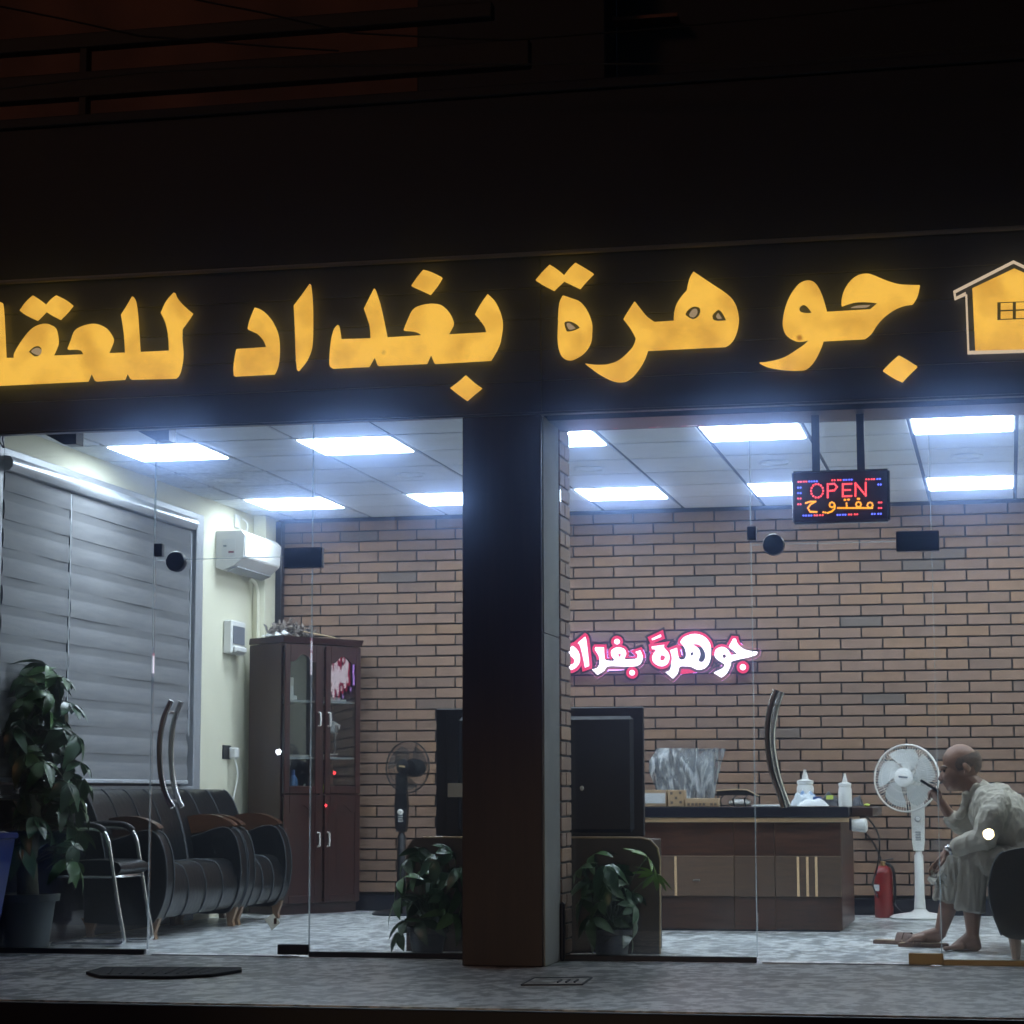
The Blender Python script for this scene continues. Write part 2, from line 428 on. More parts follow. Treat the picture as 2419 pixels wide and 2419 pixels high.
# outlines: "x,y x,y* ..." in a picture's own units, * = corner, the rest smoothed
def outline(txt, n=4):
    pts = []
    for w in txt.split():
        c = w.endswith('*'); x, y = w.rstrip('*').split(','); pts.append((float(x), float(y), c))
    out = []; k = len(pts)
    for i in range(k):
        p0, p1, p2, p3 = pts[i-1], pts[i], pts[(i+1) % k], pts[(i+2) % k]
        out.append((p1[0], p1[1]))
        if p1[2] and p2[2]: continue
        m1 = ((p2[0]-p0[0])/2, (p2[1]-p0[1])/2) if not p1[2] else None
        m2 = ((p3[0]-p1[0])/2, (p3[1]-p1[1])/2) if not p2[2] else None
        ch = (p2[0]-p1[0], p2[1]-p1[1])
        if m1 is None: m1 = (1.5*ch[0]-.5*m2[0], 1.5*ch[1]-.5*m2[1])
        if m2 is None: m2 = (1.5*ch[0]-.5*m1[0], 1.5*ch[1]-.5*m1[1])
        L = math.hypot(*ch)
        def lim(m):
            q = math.hypot(*m); return m if q < 1.3*L or q == 0 else (m[0]*1.3*L/q, m[1]*1.3*L/q)
        m1 = lim(m1); m2 = lim(m2)
        for s_ in range(1, n):
            t = s_/n; h1 = 2*t**3-3*t*t+1; h2 = t**3-2*t*t+t; h3 = -2*t**3+3*t*t; h4 = t**3-t*t
            out.append((h1*p1[0]+h2*m1[0]+h3*p2[0]+h4*m2[0], h1*p1[1]+h2*m1[1]+h3*p2[1]+h4*m2[1]))
    return out
def glyph(name, txts, org, sc, Y, depth, m, parent, off=0., flat=False):
    cu = bpy.data.curves.new('g', 'CURVE'); cu.dimensions = '2D'; cu.fill_mode = 'BOTH'; cu.extrude = depth/2; cu.offset = off
    for t in txts:
        o = t if isinstance(t, list) else outline(t)
        pts = [P(org[0]+x*sc, org[1]+y*sc, Y) for x, y in o]
        if sum(a.x*c.z-c.x*a.z for a, c in zip(pts, pts[1:]+pts[:1])) < 0: pts.reverse()
        sp = cu.splines.new('POLY'); sp.points.add(len(pts)-1); sp.use_cyclic_u = True
        for q, p in zip(sp.points, pts): q.co = (p.x, p.z, 0, 1)
    t = bpy.data.objects.new('g', cu); COL.objects.link(t); bpy.context.view_layer.update()
    n = bpy.data.meshes.new_from_object(t.evaluated_get(bpy.context.evaluated_depsgraph_get()))
    bpy.data.objects.remove(t); bpy.data.curves.remove(cu)
    bm = bmesh.new(); bm.from_mesh(n); bpy.data.meshes.remove(n)
    bmesh.ops.remove_doubles(bm, verts=bm.verts, dist=1e-5)
    bm.transform(Matrix.Translation((0, Y-depth/2, 0)) @ Matrix.Rotation(rad(90), 4, 'X'))
    return obj(name, bm, m, parent)
def circ(cx, cy, r, n=20): return [(cx+r*math.cos(2*math.pi*i/n), cy+r*math.sin(2*math.pi*i/n)) for i in range(n)]

# ================================================================== THE PLACE
YB = 4.75            # brick wall
XL = -5.48           # wall with the blinds
XR = 1.40            # wall beyond the frame
ZC = 2.93            # ceiling
YF = -.45            # front of fascia and pillar
YE = -2.62           # edge of the terrace

b = B().box((-9, YE, -.5), (4, YB+.1, 0)); struct('floor', b, 'granite')
b = B().box((-9, YE-.05, -.5), (4, YE-.004, -.006), .004); struct('step_riser', b, 'riser')
b = B().box((-60, -60, -.7), (60, YE-.05, -.5)); struct('road', b, 'asphalt')
b = B().box((-60, YE-.05, -.9), (60, 60, -.52)); struct('ground', b, 'asphalt')

# ---------------------------------------------------------------- brick wall, every slip that shows largest an object of its own
BW, BH, PW, PH = .2882, .0682, .2995, .0793
wall = obj('brick_wall', B().box((XL-.1, YB, 0), (XR, YB+.12, ZC)), 'mortar')
tag(wall, 'brown brick back wall of the office behind desk and cabinet', 'wall')
me_full = mesh_of(B().box((-BW/2, -.012, -BH/2), (BW/2, .006, BH/2), .003), 'mortar'); me_full.materials[0] = BRICK
me_half = mesh_of(B().box((-(BW-PW/2)/2, -.012, -BH/2), ((BW-PW/2)/2, .006, BH/2), .003), 'mortar'); me_half.materials[0] = BRICK
x0 = P(985, 1290, YB).x           # a joint of an even course
z0 = P(1000, 1251, YB).z          # a bed joint
def brick_spots():
    out = []
    for r in range(-3, 36):
        z = z0 - (r+.5)*PH
        if z < .14 or z > ZC-.02: continue
        for k in range(-14, 16):
            x = x0 + (k+.5)*PW + (PW/2 if r % 2 else 0)
            if x-BW/2 < XL or x+BW/2 > XR: continue
            out.append((x, z))
    return out
def proj(p):
    q = Vector(p)-CAM; d = q.dot(fwd); return (W2/2+FPX*q.dot(RT)/d, W2/2+FPX*q.dot(DN)/d)
HID = [(1090, 900, 1322, 2300), (1020, 1660, 1530, 2300), (0, 1480, 862, 2300), (1530, 1890, 2060, 2300), (2170, 1760, 2500, 2300), (930, 1980, 1560, 2300), (1860, 1100, 2105, 1240), (480, 1255, 680, 1400)]
vis, rest = [], []
for x, z in brick_spots():
    u, v = proj((x, YB, z))
    ok = 560 < u < 2470 and not any(a < u < c and e < v < f for a, e, c, f in HID)
    (vis if ok else rest).append((x, z))
vis.sort(key=lambda q: -q[0])
for x, z in vis[:299]:
    meshobj('brick', me_full, wall, Matrix.Translation((x, YB-random.uniform(-.001, .003), z)))
sb = B()
for r in range(-3, 36):
    z = z0 - (r+.5)*PH
    if z < .14 or z > ZC-.02: continue
    for k in range(-14, 16):
        x = x0 + (k+.5)*PW + (PW/2 if r % 2 else 0)
        if x-BW/2 < XL < x+BW/2: sb.box((XL+.003, YB-.012, z-BH/2), (x+BW/2, YB+.006, z+BH/2))
        if x-BW/2 < XR < x+BW/2: sb.box((x-BW/2, YB-.012, z-BH/2), (XR-.003, YB+.006, z+BH/2))
for x, z in vis[299:]+rest:
    sb.box((x-BW/2, YB-.012, z-BH/2), (x+BW/2, YB+.006, z+BH/2))
o = obj('brickwork', sb, None, wall); o.data.materials.append(BRICK); o['kind'] = 'stuff'
obj('skirting', B().box((XL, YB-.02, .001), (XR, YB-.001, .115), .004), 'desk_black', wall)

# ---------------------------------------------------------------- wall with the blinds (X = XL): opening for the window
WY0, WY1, WZ0, WZ1 = .03, 3.33, .86, 2.80
lw = obj('side_wall', B().box((XL-.2, .0, 0), (XL, YB, WZ0)).box((XL-.2, .0, WZ1), (XL, YB, ZC+.1)).box((XL-.2, WY1, WZ0), (XL, YB, WZ1)).box((XL-.2, 0, WZ0), (XL, WY0, WZ1)), 'cream_wall')
tag(lw, 'cream plastered side wall around the blind covered window', 'wall')
obj('pipe_casing', B().box((XL+.002, YB-.33, 0), (XL+.10, YB-.004, ZC), .005), 'cream_wall', lw)
obj('dark_strip', B().box((XL+.102, YB-.10, 0), (XL+.15, YB-.015, ZC-.02), .004), 'desk_black', lw)
obj('darkening_panel', B().box((XL+.001, .02, .005), (XL+.012, WY1-.1, WZ0-.035), .003), 'desk_black', lw)  # added panel that turns the wall below the sill near black
rw = obj('side_wall', B().box((XR, 0, 0), (XR+.2, YB+.12, ZC+.1)), 'cream_wall'); tag(rw, 'plain cream side wall beyond the seated man', 'wall')
win = thing('window', 'wide side window covered by two grey zebra blinds', 'window', (XL, (WY0+WY1)/2, WZ0))
fb = B()
for a, c in (((WY0, WZ0), (WY0+.05, WZ1)), ((WY1-.13, WZ0), (WY1+.01, WZ1)), ((WY0+.05, WZ0), (WY1-.13, WZ0+.05)), ((WY0+.05, WZ1-.05), (WY1-.13, WZ1))):
    fb.box((XL-.12, a[0], a[1]), (XL+.006, c[0], c[1]), .004)
obj('frame', fb, 'alu', win)
obj('mullion', B().box((XL-.11, 1.0, WZ0+.05), (XL-.06, 1.05, WZ1-.05)), 'alu', win)
for y0_, y1_ in ((WY0+.05, 1.0), (1.05, WY1-.13)):
    obj('pane', B().box((XL-.095, y0_, WZ0+.05), (XL-.088, y1_, WZ1-.05)), 'desk_black', win)
obj('sill', B().box((XL+.002, WY0, WZ0-.03), (XL+.05, WY1, WZ0-.002), .006), 'alu', win)
YJ = PX(165, 1150, XL+.02).y     # joint between the two blinds
for y0_, y1_, lab in ((WY0+.004, YJ-.012, 'narrower grey zebra blind nearest the shopfront glass'), (YJ+.012, PX(446, 1500, XL+.03).y, 'wider grey zebra blind beside the air conditioner')):
    t = thing('zebra_blind', lab, 'blind', (XL, (y0_+y1_)/2, 2.7), 0, 'blinds over the side window')
    prof = [(.0, .0), (.055, .0), (.075, .02), (.078, .05), (.06, .08), (.0, .085)]
    obj('cassette', B().prism([(XL+.008+x, y0_-.01, 2.66+z) for x, z in prof], (0, y1_-y0_+.02, 0)), 'blind_cassette', t, smooth=True)
    z = 2.655; k = 0
    while z > .96:
        h = .108 if k % 2 == 0 else .052
        zz = max(z-h, .95); sg = random.uniform(0, .004)
        bb = B(); ny = 6
        def f(u, v, zz=zz, z=z, k=k, sg=sg):
            yy = y0_+(y1_-y0_)*u
            bulge = .006*math.sin(v*math.pi) if k % 2 == 0 else -.003
            return Vector((XL+.03+bulge+sg*math.sin(u*7+k), yy, zz+(z-zz)*v))
        bb.grid(f, 8, 3)
        obj('band', bb, 'blind_fabric' if k % 2 == 0 else 'blind_sheer', t, smooth='all')
        z = zz; k += 1
    obj('bottom_bar', B().box((XL+.02, y0_, .925), (XL+.045, y1_, .95), .005), 'blind_cassette', t)
    obj('chain', B().tube([(XL+.05, y1_-.03, 2.64), (XL+.05, y1_-.03, 1.25)], .004, 5), 'blind_cassette', t)

struct('facade_wall', B().box((-9, -.12, .002), (XL-.205, .1, ZC+.2), .004).box((XR+.205, .02, .002), (4, .2, ZC+.2), .004), 'parapet')
# ---------------------------------------------------------------- ceiling: tiles in a dark grid, light panels, downlights
TX, TY = .594, .63
GX = .10; GY = .95          # grid lines
ceil = obj('ceiling', B().box((XL-.1, .02, ZC+.012), (XR+.1, YB+.1, ZC+.08)), 'ceiling_grid'); ceil['kind'] = 'structure'
cols = [GX+TX*k for k in range(-10, 3)]
rows = [GY+TY*k for k in range(-2, 7)]
light_cells = {}
me_tile = {}
def tile(xa, xb, ya, yb, pat):
    xa = max(xa+.012, XL+.002); xb = min(xb-.012, XR-.002); ya = max(ya+.019, .03); yb = min(yb-.019, YB-.002)
    if xb-xa < .05 or yb-ya < .05: return
    key = (round(xb-xa, 3), round(yb-ya, 3), pat)
    if key not in me_tile:
        w, h = (xb-xa)/2, (yb-ya)/2
        me_tile[key] = mesh_of(B().box((-w, -h, -.0), (w, h, .012), .003), 'ceiling_pattern' if pat else 'ceiling_tile')
    meshobj('tile', me_tile[key], ceil, Matrix.Translation(((xa+xb)/2, (ya+yb)/2, ZC-.001+random.uniform(0, .0015))))
LCOL = [-10+2*i+1 for i in range(0, 6)]      # cells k .. k+1
LX = {-9: 'closest to the blinds', -7: 'second from the blinds', -5: 'third from the blinds', -3: 'fourth from the blinds', -1: 'fifth from the blinds', 1: 'sixth from the blinds'}
for i in range(-10, 3):
    for j in range(-2, 7):
        xa = GX+TX*i; ya = GY+TY*j
        if i in LX and j in (0, 4):
            row = 'nearest the shopfront glass' if j == 0 else 'along the brick wall'
            t = thing('ceiling_light', f'square white lit ceiling panel {LX[i]} in the row {row}', 'ceiling light', (xa+TX/2, ya+TY/2, ZC), 0, 'lit square ceiling panels')
            obj('frame', B().box((xa+.006, ya+.006, ZC-.004), (xa+TX-.006, ya+TY-.006, ZC+.01), .002), 'white_plastic', t)
            obj('diffuser', B().box((xa+.02, ya+.02, ZC-.011), (xa+TX-.02, ya+TY-.02, ZC-.005), .002), 'led_panel', t)
        else:
            tile(xa, xa+TX, ya, ya+TY, i < -8 and j >= 0)
for n, (i, lab) in enumerate(((-8.6, 'unlit round downlight nearest the blinds'), (-6.5, 'unlit round downlight left of the dark pillar'), (-4.5, 'unlit round downlight just past the dark pillar'), (-2.5, 'unlit round downlight behind the open sign'), (-.5, 'unlit round downlight nearest the seated man'))):
    xx = GX+TX*(i+.0)+TX/2*0; yy = GY+TY*2.5
    t = thing('downlight', lab, 'downlight', (xx, yy, ZC), 0, 'unlit round downlights')
    obj('ring', B().lathe([(.10, .0), (.105, -.006), (.085, -.012), (.08, -.004)], (xx, yy, ZC-.003), 24), 'white_plastic' if n in (0,) else 'ceiling_tile', t, smooth=True)
    obj('lens', B().lathe([(.078, 0), (.078, -.002)], (xx, yy, ZC-.004), 20), 'grey_plastic', t)

# ---------------------------------------------------------------- fascia and sign
ZS0, ZS1, NP = 2.79, 3.60, 5
sign = thing('shop_sign', 'long black boarded fascia with glowing yellow arabic shop name and house emblem', 'sign', (-2.5, YF, ZS0))
pz = (ZS1-ZS0)/NP
for k in range(NP):
    for xa, xb in ((-7.5, -2.283), (-2.279, 3.2)):
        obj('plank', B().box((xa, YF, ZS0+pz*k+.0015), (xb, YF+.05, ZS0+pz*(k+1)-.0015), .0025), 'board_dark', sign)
obj('backing', B().box((-7.5, YF+.051, ZS0+.004), (3.2, YF+.12, ZS1-.004)), 'parapet', sign)
obj('top_trim', B().tube([(-7.5, YF-.022, ZS1+.012), (3.2, YF-.022, ZS1+.012)], .012, 8), 'metal_trim', sign, smooth=True)
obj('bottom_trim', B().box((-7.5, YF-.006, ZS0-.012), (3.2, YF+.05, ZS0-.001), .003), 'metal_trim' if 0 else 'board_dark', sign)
R1 = ((0, 600), .41408); R2 = ((500, 600), .41408); R3 = ((1250, 580), .31056); R4 = ((1750, 580), .34627)
SG = [
 (R1, 'letter', ["-45,330 -15,300 15,280* 24,320 38,598* 92,598* 95,570 130,510 185,440 235,410 285,405 320,425 333,470 335,515 320,555 305,586* 487,578* 475,558 450,548 425,546 397,548* 415,500 437,445 475,420 530,405 570,407 610,425 640,465 650,497 635,540 620,572* 725,568* 718,460 702,352* 735,300 765,248* 778,275 788,340 795,440 803,565* 975,557* 970,470 955,400 928,342* 960,275 1003,226* 1015,255 1050,295 1103,342* 1075,385 1042,430* 1042,500 1048,570 1040,640 1025,690 1005,712* 755,718* 732,675* 715,718* 553,728* 528,675* 506,728* -45,755*",
   "165,557* 195,530 225,527 248,545 248,570 230,588 205,588 180,572", ]),
 (R1, 'letter_dot', ["125,328* 160,280 200,243* 240,270 275,298* 300,268 333,242* 380,265 420,297* 385,340 347,377* 305,355 268,330* 245,355 217,382* 165,358"]),
 (R2, 'letter', ["255,312* 300,330 345,380 375,440 388,500 388,590 378,650 360,688* 137,700* 135,650 143,590 152,548* 320,537* 305,500 270,462 215,435* 228,380"]),
 (R2, 'letter', ["568,177* 578,280 580,400 578,490 570,550 545,610 498,670* 490,600 485,450 478,300* 520,245"]),
 (R2, 'letter', ["728,410* 735,445 742,492* 915,487* 910,420 895,370 877,318* 905,262 935,203* 960,275 980,360 1005,482* 1202,470* 1185,455 1150,443 1103,440* 1125,385 1155,325 1200,300 1265,290 1320,300 1360,340 1382,395 1370,430 1350,465* 1573,453* 1560,415 1510,352* 1540,295 1582,235* 1620,275 1650,340 1662,400 1655,470 1640,530 1595,610* 1278,628* 1255,572* 1230,628* 955,640* 935,585* 900,645* 695,655* 682,640 682,580 690,500 705,440"]),
 (R2, 'letter_dot', ["1215,97* 1260,110 1318,138* 1290,185 1250,235* 1200,212 1147,188* 1180,140"]),
 (R2, 'letter_dot', ["1457,697* 1500,735 1545,768* 1500,805 1460,840* 1410,805 1368,770* 1415,735"]),
 (R3, 'letter_dot', ["58,272* 110,210 165,155* 220,190 275,235* 315,185 360,140* 430,180 493,220* 440,275 390,333* 330,305 268,275* 230,310 192,347* 120,310"]),
 (R3, 'letter', ["265,388* 330,410 400,440 450,510 478,590 480,660 470,745 420,820 350,865 305,875 260,855 235,800 225,720 228,600 230,520 240,440", "268,590 290,577 320,580 360,600 393,635* 350,655 300,663 280,640"]),
 (R3, 'letter', ["1257,208* 1320,250 1410,310 1500,370 1560,430 1590,510 1595,590 1575,680 1540,740 1495,773* 905,803* 880,870 840,940 790,1000 740,1035 690,1042 630,1030 540,985 470,935 432,905* 520,915 610,910 690,880 760,820 800,770 818,718* 800,680 770,630 723,570* 765,500 810,433* 850,485 900,545 960,590* 1107,580* 1110,520 1130,450 1170,390 1205,350* 1215,300 1230,250", "1190,525 1215,485 1255,465 1295,475 1308,510 1290,550 1255,568 1220,555", "1440,488* 1470,515 1503,578* 1440,582 1405,570 1395,535 1412,510"]),
 (R4, 'letter', ["130,805* 200,798 300,770 390,715 440,680 470,645* 430,655 380,655 330,630 300,595 290,530 305,440 340,350 390,280 430,253 480,248 520,275 555,340 580,420 590,460* 885,443* 940,397* 870,388 780,390 690,418* 692,370 710,310 750,250 800,212 860,200 905,210 990,245 1070,270 1140,277 1222,278* 1205,350 1172,405* 1110,415 1050,440 980,490 930,545 890,605 845,640* 565,655* 545,710 510,780 470,830 430,853* 350,855 250,845 180,830", "400,430 420,408 445,412 470,440 485,468* 440,468 410,458"]),
 (R4, 'letter_dot', ["1080,757* 1140,790 1205,832* 1150,885 1103,935* 1040,905 972,860* 1025,805"]),
 (R4, 'house_emblem', ["1580,300* 1865,165* 2150,290* 2150,712* 1600,725*", "1750,387* 1985,380* 1985,508* 1750,517*"]),
]
for (og, sc), nm, tx in SG: glyph(nm, tx, og, sc, YF-.028, .03, 'sign_yellow', sign)
for (og, sc), nm, tx in [
 (R1, 'letter_core', ["183,557 205,540 225,538 238,550 235,570 220,578 200,572"]),
 (R3, 'letter_core', ["288,600 305,592 330,608 355,630* 320,640 300,635"]), (R3, 'letter_core', ["1220,530 1245,490 1275,487 1280,515 1260,543 1235,545"]), (R3, 'letter_core', ["1440,515* 1468,555* 1435,558 1425,540"]),
 (R4, 'letter_core', ["750,427* 800,413 882,409* 850,424"])]:
    glyph(nm, tx, og, sc, YF-.026, .012, 'sign_core', sign)
for t in ("1773,400* 1855,397* 1855,437* 1773,440*", "1877,396* 1962,393* 1962,433* 1877,436*", "1773,457* 1855,454* 1855,498* 1773,501*", "1877,453* 1962,450* 1962,493* 1877,497*"):
    glyph('house_pane', [t], R4[0], R4[1], YF-.026, .025, 'sign_yellow', sign)
glyph('house_roof', ["1450,318* 1860,110* 2275,305* 2270,360* 2258,358* 2262,314* 1860,124* 1466,325* 1470,358* 1535,325* 1535,342* 1458,376*"], R4[0], R4[1], YF-.026, .03, 'sign_cream', sign)
glyph('house_side', ["1532,345* 1545,340* 1560,726* 2185,712* 2190,724* 1547,744*"], R4[0], R4[1], YF-.026, .03, 'sign_cream', sign)

# dark cladding above the sign, with its ledge
par = obj('parapet', B().box((-9, YF+.03, ZS1+.02), (4, YF+.28, 4.47)).box((-9, YF+.0, 4.475), (4, YF+.3, 4.53), .006), 'parapet'); tag(par, 'tall black clad parapet above the glowing sign', 'parapet')
obj('cladding_panel', B().box((-9, YF+.004, ZS1+.03), (4, YF+.028, 4.465), .004), 'parapet', par)
# railing on the roof and the red brown wall behind it
rail = thing('roof_railing', 'dark heavy railing of two beams on the roof terrace', 'railing', (-4, YF+.1, 4.53))
zt = [P(0, y, YF+.1).z for y in (100, 135, 190, 250)]
obj('rail', B().box((-9, YF+.05, zt[1]), (-2.55, YF+.13, zt[0]), .006), 'railing', rail)
obj('rail', B().box((-9, YF+.05, zt[3]), (-2.35, YF+.13, zt[2]), .006), 'railing', rail)
for px in (203, -560):
    x = P(px, 200, YF+.1).x
    obj('post', B().box((x-.022, YF+.055, 4.53), (x+.022, YF+.125, zt[1]+.0), .004), 'railing', rail)
uw = thing('upper_wall', 'rough reddish brown wall of upper storey behind railing', 'wall', (-5, 1.3, 4.4))
obj('wall', B().box((-14, 1.3, 3.2), (-3.35, 1.5, 9)), 'concrete_red', uw)
pa = P(1355, 56, 1.35); pb = P(1600, 18, 1.35)
obj('patch', B().box((pa.x, 1.35, pa.z), (pb.x, 1.48, pb.z-.03)), 'concrete_red', uw)
obj('column', B().box((-3.35, 1.1, 3.2), (-2.2, 1.5, 9), .01), 'parapet', uw)
obj('dark_panel', B().box((-2.2, 1.5, 3.2), (6, 1.6, 9)), 'parapet', uw)
rf = struct('roof', B().box((-9, YF+.28, 3.15), (6, 6, 3.25)), 'parapet')
for pts, lab in (([(0, 15), (150, 45), (330, 85), (640, 110), (800, 120)], 'thin sagging cable crossing the top corner above the railing'),
                 ([(440, -5), (620, 30), (830, 78), (1100, 92), (1210, 95), (1500, 72), (1900, 35), (2419, -20)], 'long cable drooping in front of the upper storey'),
                 ([(0, 210), (330, 172), (620, 158), (1200, 152), (1590, 150), (1660, 152), (2000, 135), (2419, 100)], 'pale cable slung low along the parapet top')):
    o = obj('cable', B().tube([P(x, y, YF-.25) for x, y in pts], .005, 6), 'black_plastic' if 'pale' not in lab else 'drain', smooth=True)
    tag(o, lab, 'cable', 'cables strung above the shop')

# header over the two glazed bays
h = thing('header_beam', 'dark header beam under the sign over the bay with the open sign', 'beam', (-.5, -.1, 2.76))
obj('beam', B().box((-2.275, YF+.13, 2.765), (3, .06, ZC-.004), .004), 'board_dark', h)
h2 = thing('header_beam', 'dark header beam under the sign over the bay with the zebra blinds', 'beam', (-4, .0, 2.87))
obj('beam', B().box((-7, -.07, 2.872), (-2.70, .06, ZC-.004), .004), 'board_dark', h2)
for pxs, lab in (((90, 183, 1017, 1050), 'black bracket box under the fascia end near the blinds'), ((305, 402, 1007, 1042), 'dark bracket box under the fascia before the first light panel')):
    a = P(pxs[0], pxs[2], -.2); c = P(pxs[1], pxs[3], -.2)
    b = B().prism([(a.x, -.22, a.z+.03), (c.x, -.22, a.z+.03), (c.x, -.22, c.z), (c.x-.07, -.22, c.z), (a.x, -.22, a.z)], (0, .1, 0))
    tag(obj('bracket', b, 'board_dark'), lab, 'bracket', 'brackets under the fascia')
b = B()
for k in range(2):
    p0 = P(2+6*k, 1020, -.05); p1 = P(8+2*k, 1058, -.05)
    b.tube([p0, (p0+p1)/2+Vector((.015*(k-1.5), 0, 0)), p1], .004, 5)
tag(obj('wire_bundle', b, 'black_plastic', smooth=True), 'loose black wires hanging at the top corner by the blinds', 'wires')

# ---------------------------------------------------------------- pillar
pil = thing('pillar', 'dark brown clad pillar between the two glazed bays', 'pillar', (-2.485, -.2, 0))
PX0, PX1 = -2.695, -2.283
obj('front_panel', B().box((PX0, YF, .002), (PX1, YF+.03, ZS0-.014), .004), 'pillar_laminate', pil)
obj('core', B().box((PX0, YF+.031, .002), (PX1-.004, .0, ZS0-.014)), 'plaster_grey', pil)
obj('side_panel', B().box((PX1-.003, YF+.032, .002), (PX1+.006, -.02, 1.66), .002), 'plaster_grey', pil)
obj('side_panel', B().box((PX1-.003, YF+.032, 1.664), (PX1+.006, -.02, ZS0-.014), .002), 'plaster_grey', pil)
obj('metal_foot', B().box((PX1+.007, -.05, .002), (PX1+.03, -.005, .30), .008), 'dark_metal', pil)
ip = thing('brick_pillar', 'narrow brick faced pier just inside the glass behind the dark pillar', 'pillar', (-2.49, .2, 0))
obj('core', B().box((PX0, .03, 0), (PX1-.012, .34, ZC-.004)), 'mortar', ip)
bl, bs = .29, .135
me_a = mesh_of(B().box((-.008, -.135, -BH/2), (.008, .135, BH/2), .003), 'mortar'); me_a.materials[0] = BRICK
me_b = mesh_of(B().box((-.008, -.062, -BH/2), (.008, .062, BH/2), .003), 'mortar'); me_b.materials[0] = BRICK
for r in range(36):
    z = .06+r*PH
    if r % 2 == 0: meshobj('brick', me_a, ip, Matrix.Translation((PX1-.006, .18, z)))
    else:
        meshobj('brick', me_b, ip, Matrix.Translation((PX1-.006, .107, z))); meshobj('brick', me_b, ip, Matrix.Translation((PX1-.006, .253, z)))

# ---------------------------------------------------------------- glazing
def seam(name, x, z0_, z1_, parent, w=.0045):
    obj(name, B().box((x-w/2, -.0075, z0_), (x+w/2, .0075, z1_)), 'glass_seam', parent)
def vx(px, py): return P(px, py, 0).x
xA = vx(360, 1700); xBd = vx(733, 1700); xC = vx(1783, 1700); xD = vx(2209, 1700)
ZD = P(560, 1320, 0).z          # door top
ZTl, ZTr = 2.87, 2.763
fixed = [(-5.46, vx(346, 2200), .0, ZTl, xA, 'fixed glass pane in front of the potted tree and visitor chair', True),
         (xBd+.004, -2.70, .0, ZTl, None, 'fixed glass pane between the dark pillar and the door by the cabinet', True),
         (PX1+.01, xC-.004, .0, ZTr, None, 'fixed glass pane in front of the desk beside the dark pillar', True),
         (xD+.004, XR-.01, .0, ZTr, None, 'fixed glass pane in front of the seated man', True)]
sf = thing('shopfront', 'frameless glass shopfront with two doors either side of the dark pillar', 'shopfront', (-2.5, 0, 0))
for xa, xb, za, zb, xs, lab, rl in fixed:
    xe = xs-.004 if xs else xb
    t = obj('fixed_pane', B().box((xa+.002, -.005, .032), (xe-.004, .005, zb)), 'pane', sf, label=lab)
    obj('bottom_rail', B().box((xa+.002, -.018, .003), (xb-.004, .018, .031), .004), 'brass' if xa > -1 else 'dark_metal', t)
    if xa < -5: seam('edge', xe-.001, .032, zb, t)
    elif xa > xD: seam('edge', xa, .032, zb, t)
    elif xa > -3: seam('edge', xe-.001, .032, zb, t)
    else: seam('edge', xa, .032, zb, t)
for xa, xb, zt_, lab in ((xA+.002, xBd-.002, ZTl, 'clear transom pane above the door by the blinds'), (xC+.002, xD-.002, ZTr, 'clear transom pane above the door behind the open sign')):
    t = obj('transom', B().box((xa, -.005, ZD+.006), (xb, .005, zt_)), 'pane', sf, label=lab)
    obj('edge', B().box((xa, -.0065, ZD+.001), (xb, .0065, ZD+.005)), 'glass_seam', t)
def arc_pts(pxs, Y): return [P(x, y, Y) for x, y in pxs]
def smoothline(pts, n=5):
    out = []; k = len(pts)
    for i in range(k-1):
        p0, p1, p2, p3 = pts[max(i-1, 0)], pts[i], pts[i+1], pts[min(i+2, k-1)]
        for s_ in range(n):
            t = s_/n
            out.append(.5*((2*p1)+(p2-p0)*t+(2*p0-5*p1+4*p2-p3)*t*t+(3*p1-p0-3*p2+p3)*t**3))
    out.append(pts[-1]); return out
def door(xa, xb, lab, hp, gap, patch_m, box_px, rnd_px, small_px):
    t = obj('door', B().box((xa+.003, -.005, .014), (xb-.003, .005, ZD-.004)), 'pane', sf, label=lab)
    for k, (dy, pts) in enumerate(zip((-.055, .055), hp)):
        q = smoothline([P(x, y, dy) for x, y in pts], 6)
        bb = B().tube(q, .016, 10)
        h_ = obj('handle', bb, 'chrome', t, smooth=True)
    q1 = smoothline([P(x, y, -.055) for x, y in hp[0]], 6)
    for i in (4, len(q1)-5):
        obj('standoff', B().tube([q1[i], Vector((q1[i].x, .055, q1[i].z))], .009, 8), 'chrome', t, smooth=True)
    def plate(nm, px, m, d=.022, bev=.004):
        a = P(px[0], px[2], -d); c = P(px[1], px[3], -d)
        return obj(nm, B().box((a.x, -d, c.z), (c.x, d, a.z), bev), m, t)
    plate('patch_fitting', box_px, 'black_plastic')
    plate('floor_patch', patch_m[1], patch_m[0])
    plate('corner_clip', small_px, 'black_plastic')
    a = P(rnd_px[0], rnd_px[1], -.02); 
    M = Matrix.Rotation(rad(90), 3, 'X')
    obj('lock', B().lathe([(.052, -.025), (.056, -.015), (.056, .015), (.052, .025)], (a.x, 0, a.z), 28, M), 'black_plastic', t, smooth=True)
    obj('threshold', B().box((xa+.02, -.012, .001), (xb-.05, .012, .006)), 'steel', t)
    return t
door(xA, xBd, 'frameless glass door with twin curved handle before the armchairs',
     [[(405, 1655), (386, 1700), (377, 1760), (380, 1830), (393, 1880), (408, 1907)], [(427, 1657), (410, 1710), (404, 1770), (408, 1835), (418, 1880), (430, 1907)]],
     0, ('dark_metal', (655, 727, 2231, 2256)), (670, 760, 1294, 1340), (414, 1326), (363, 382, 1284, 1314))
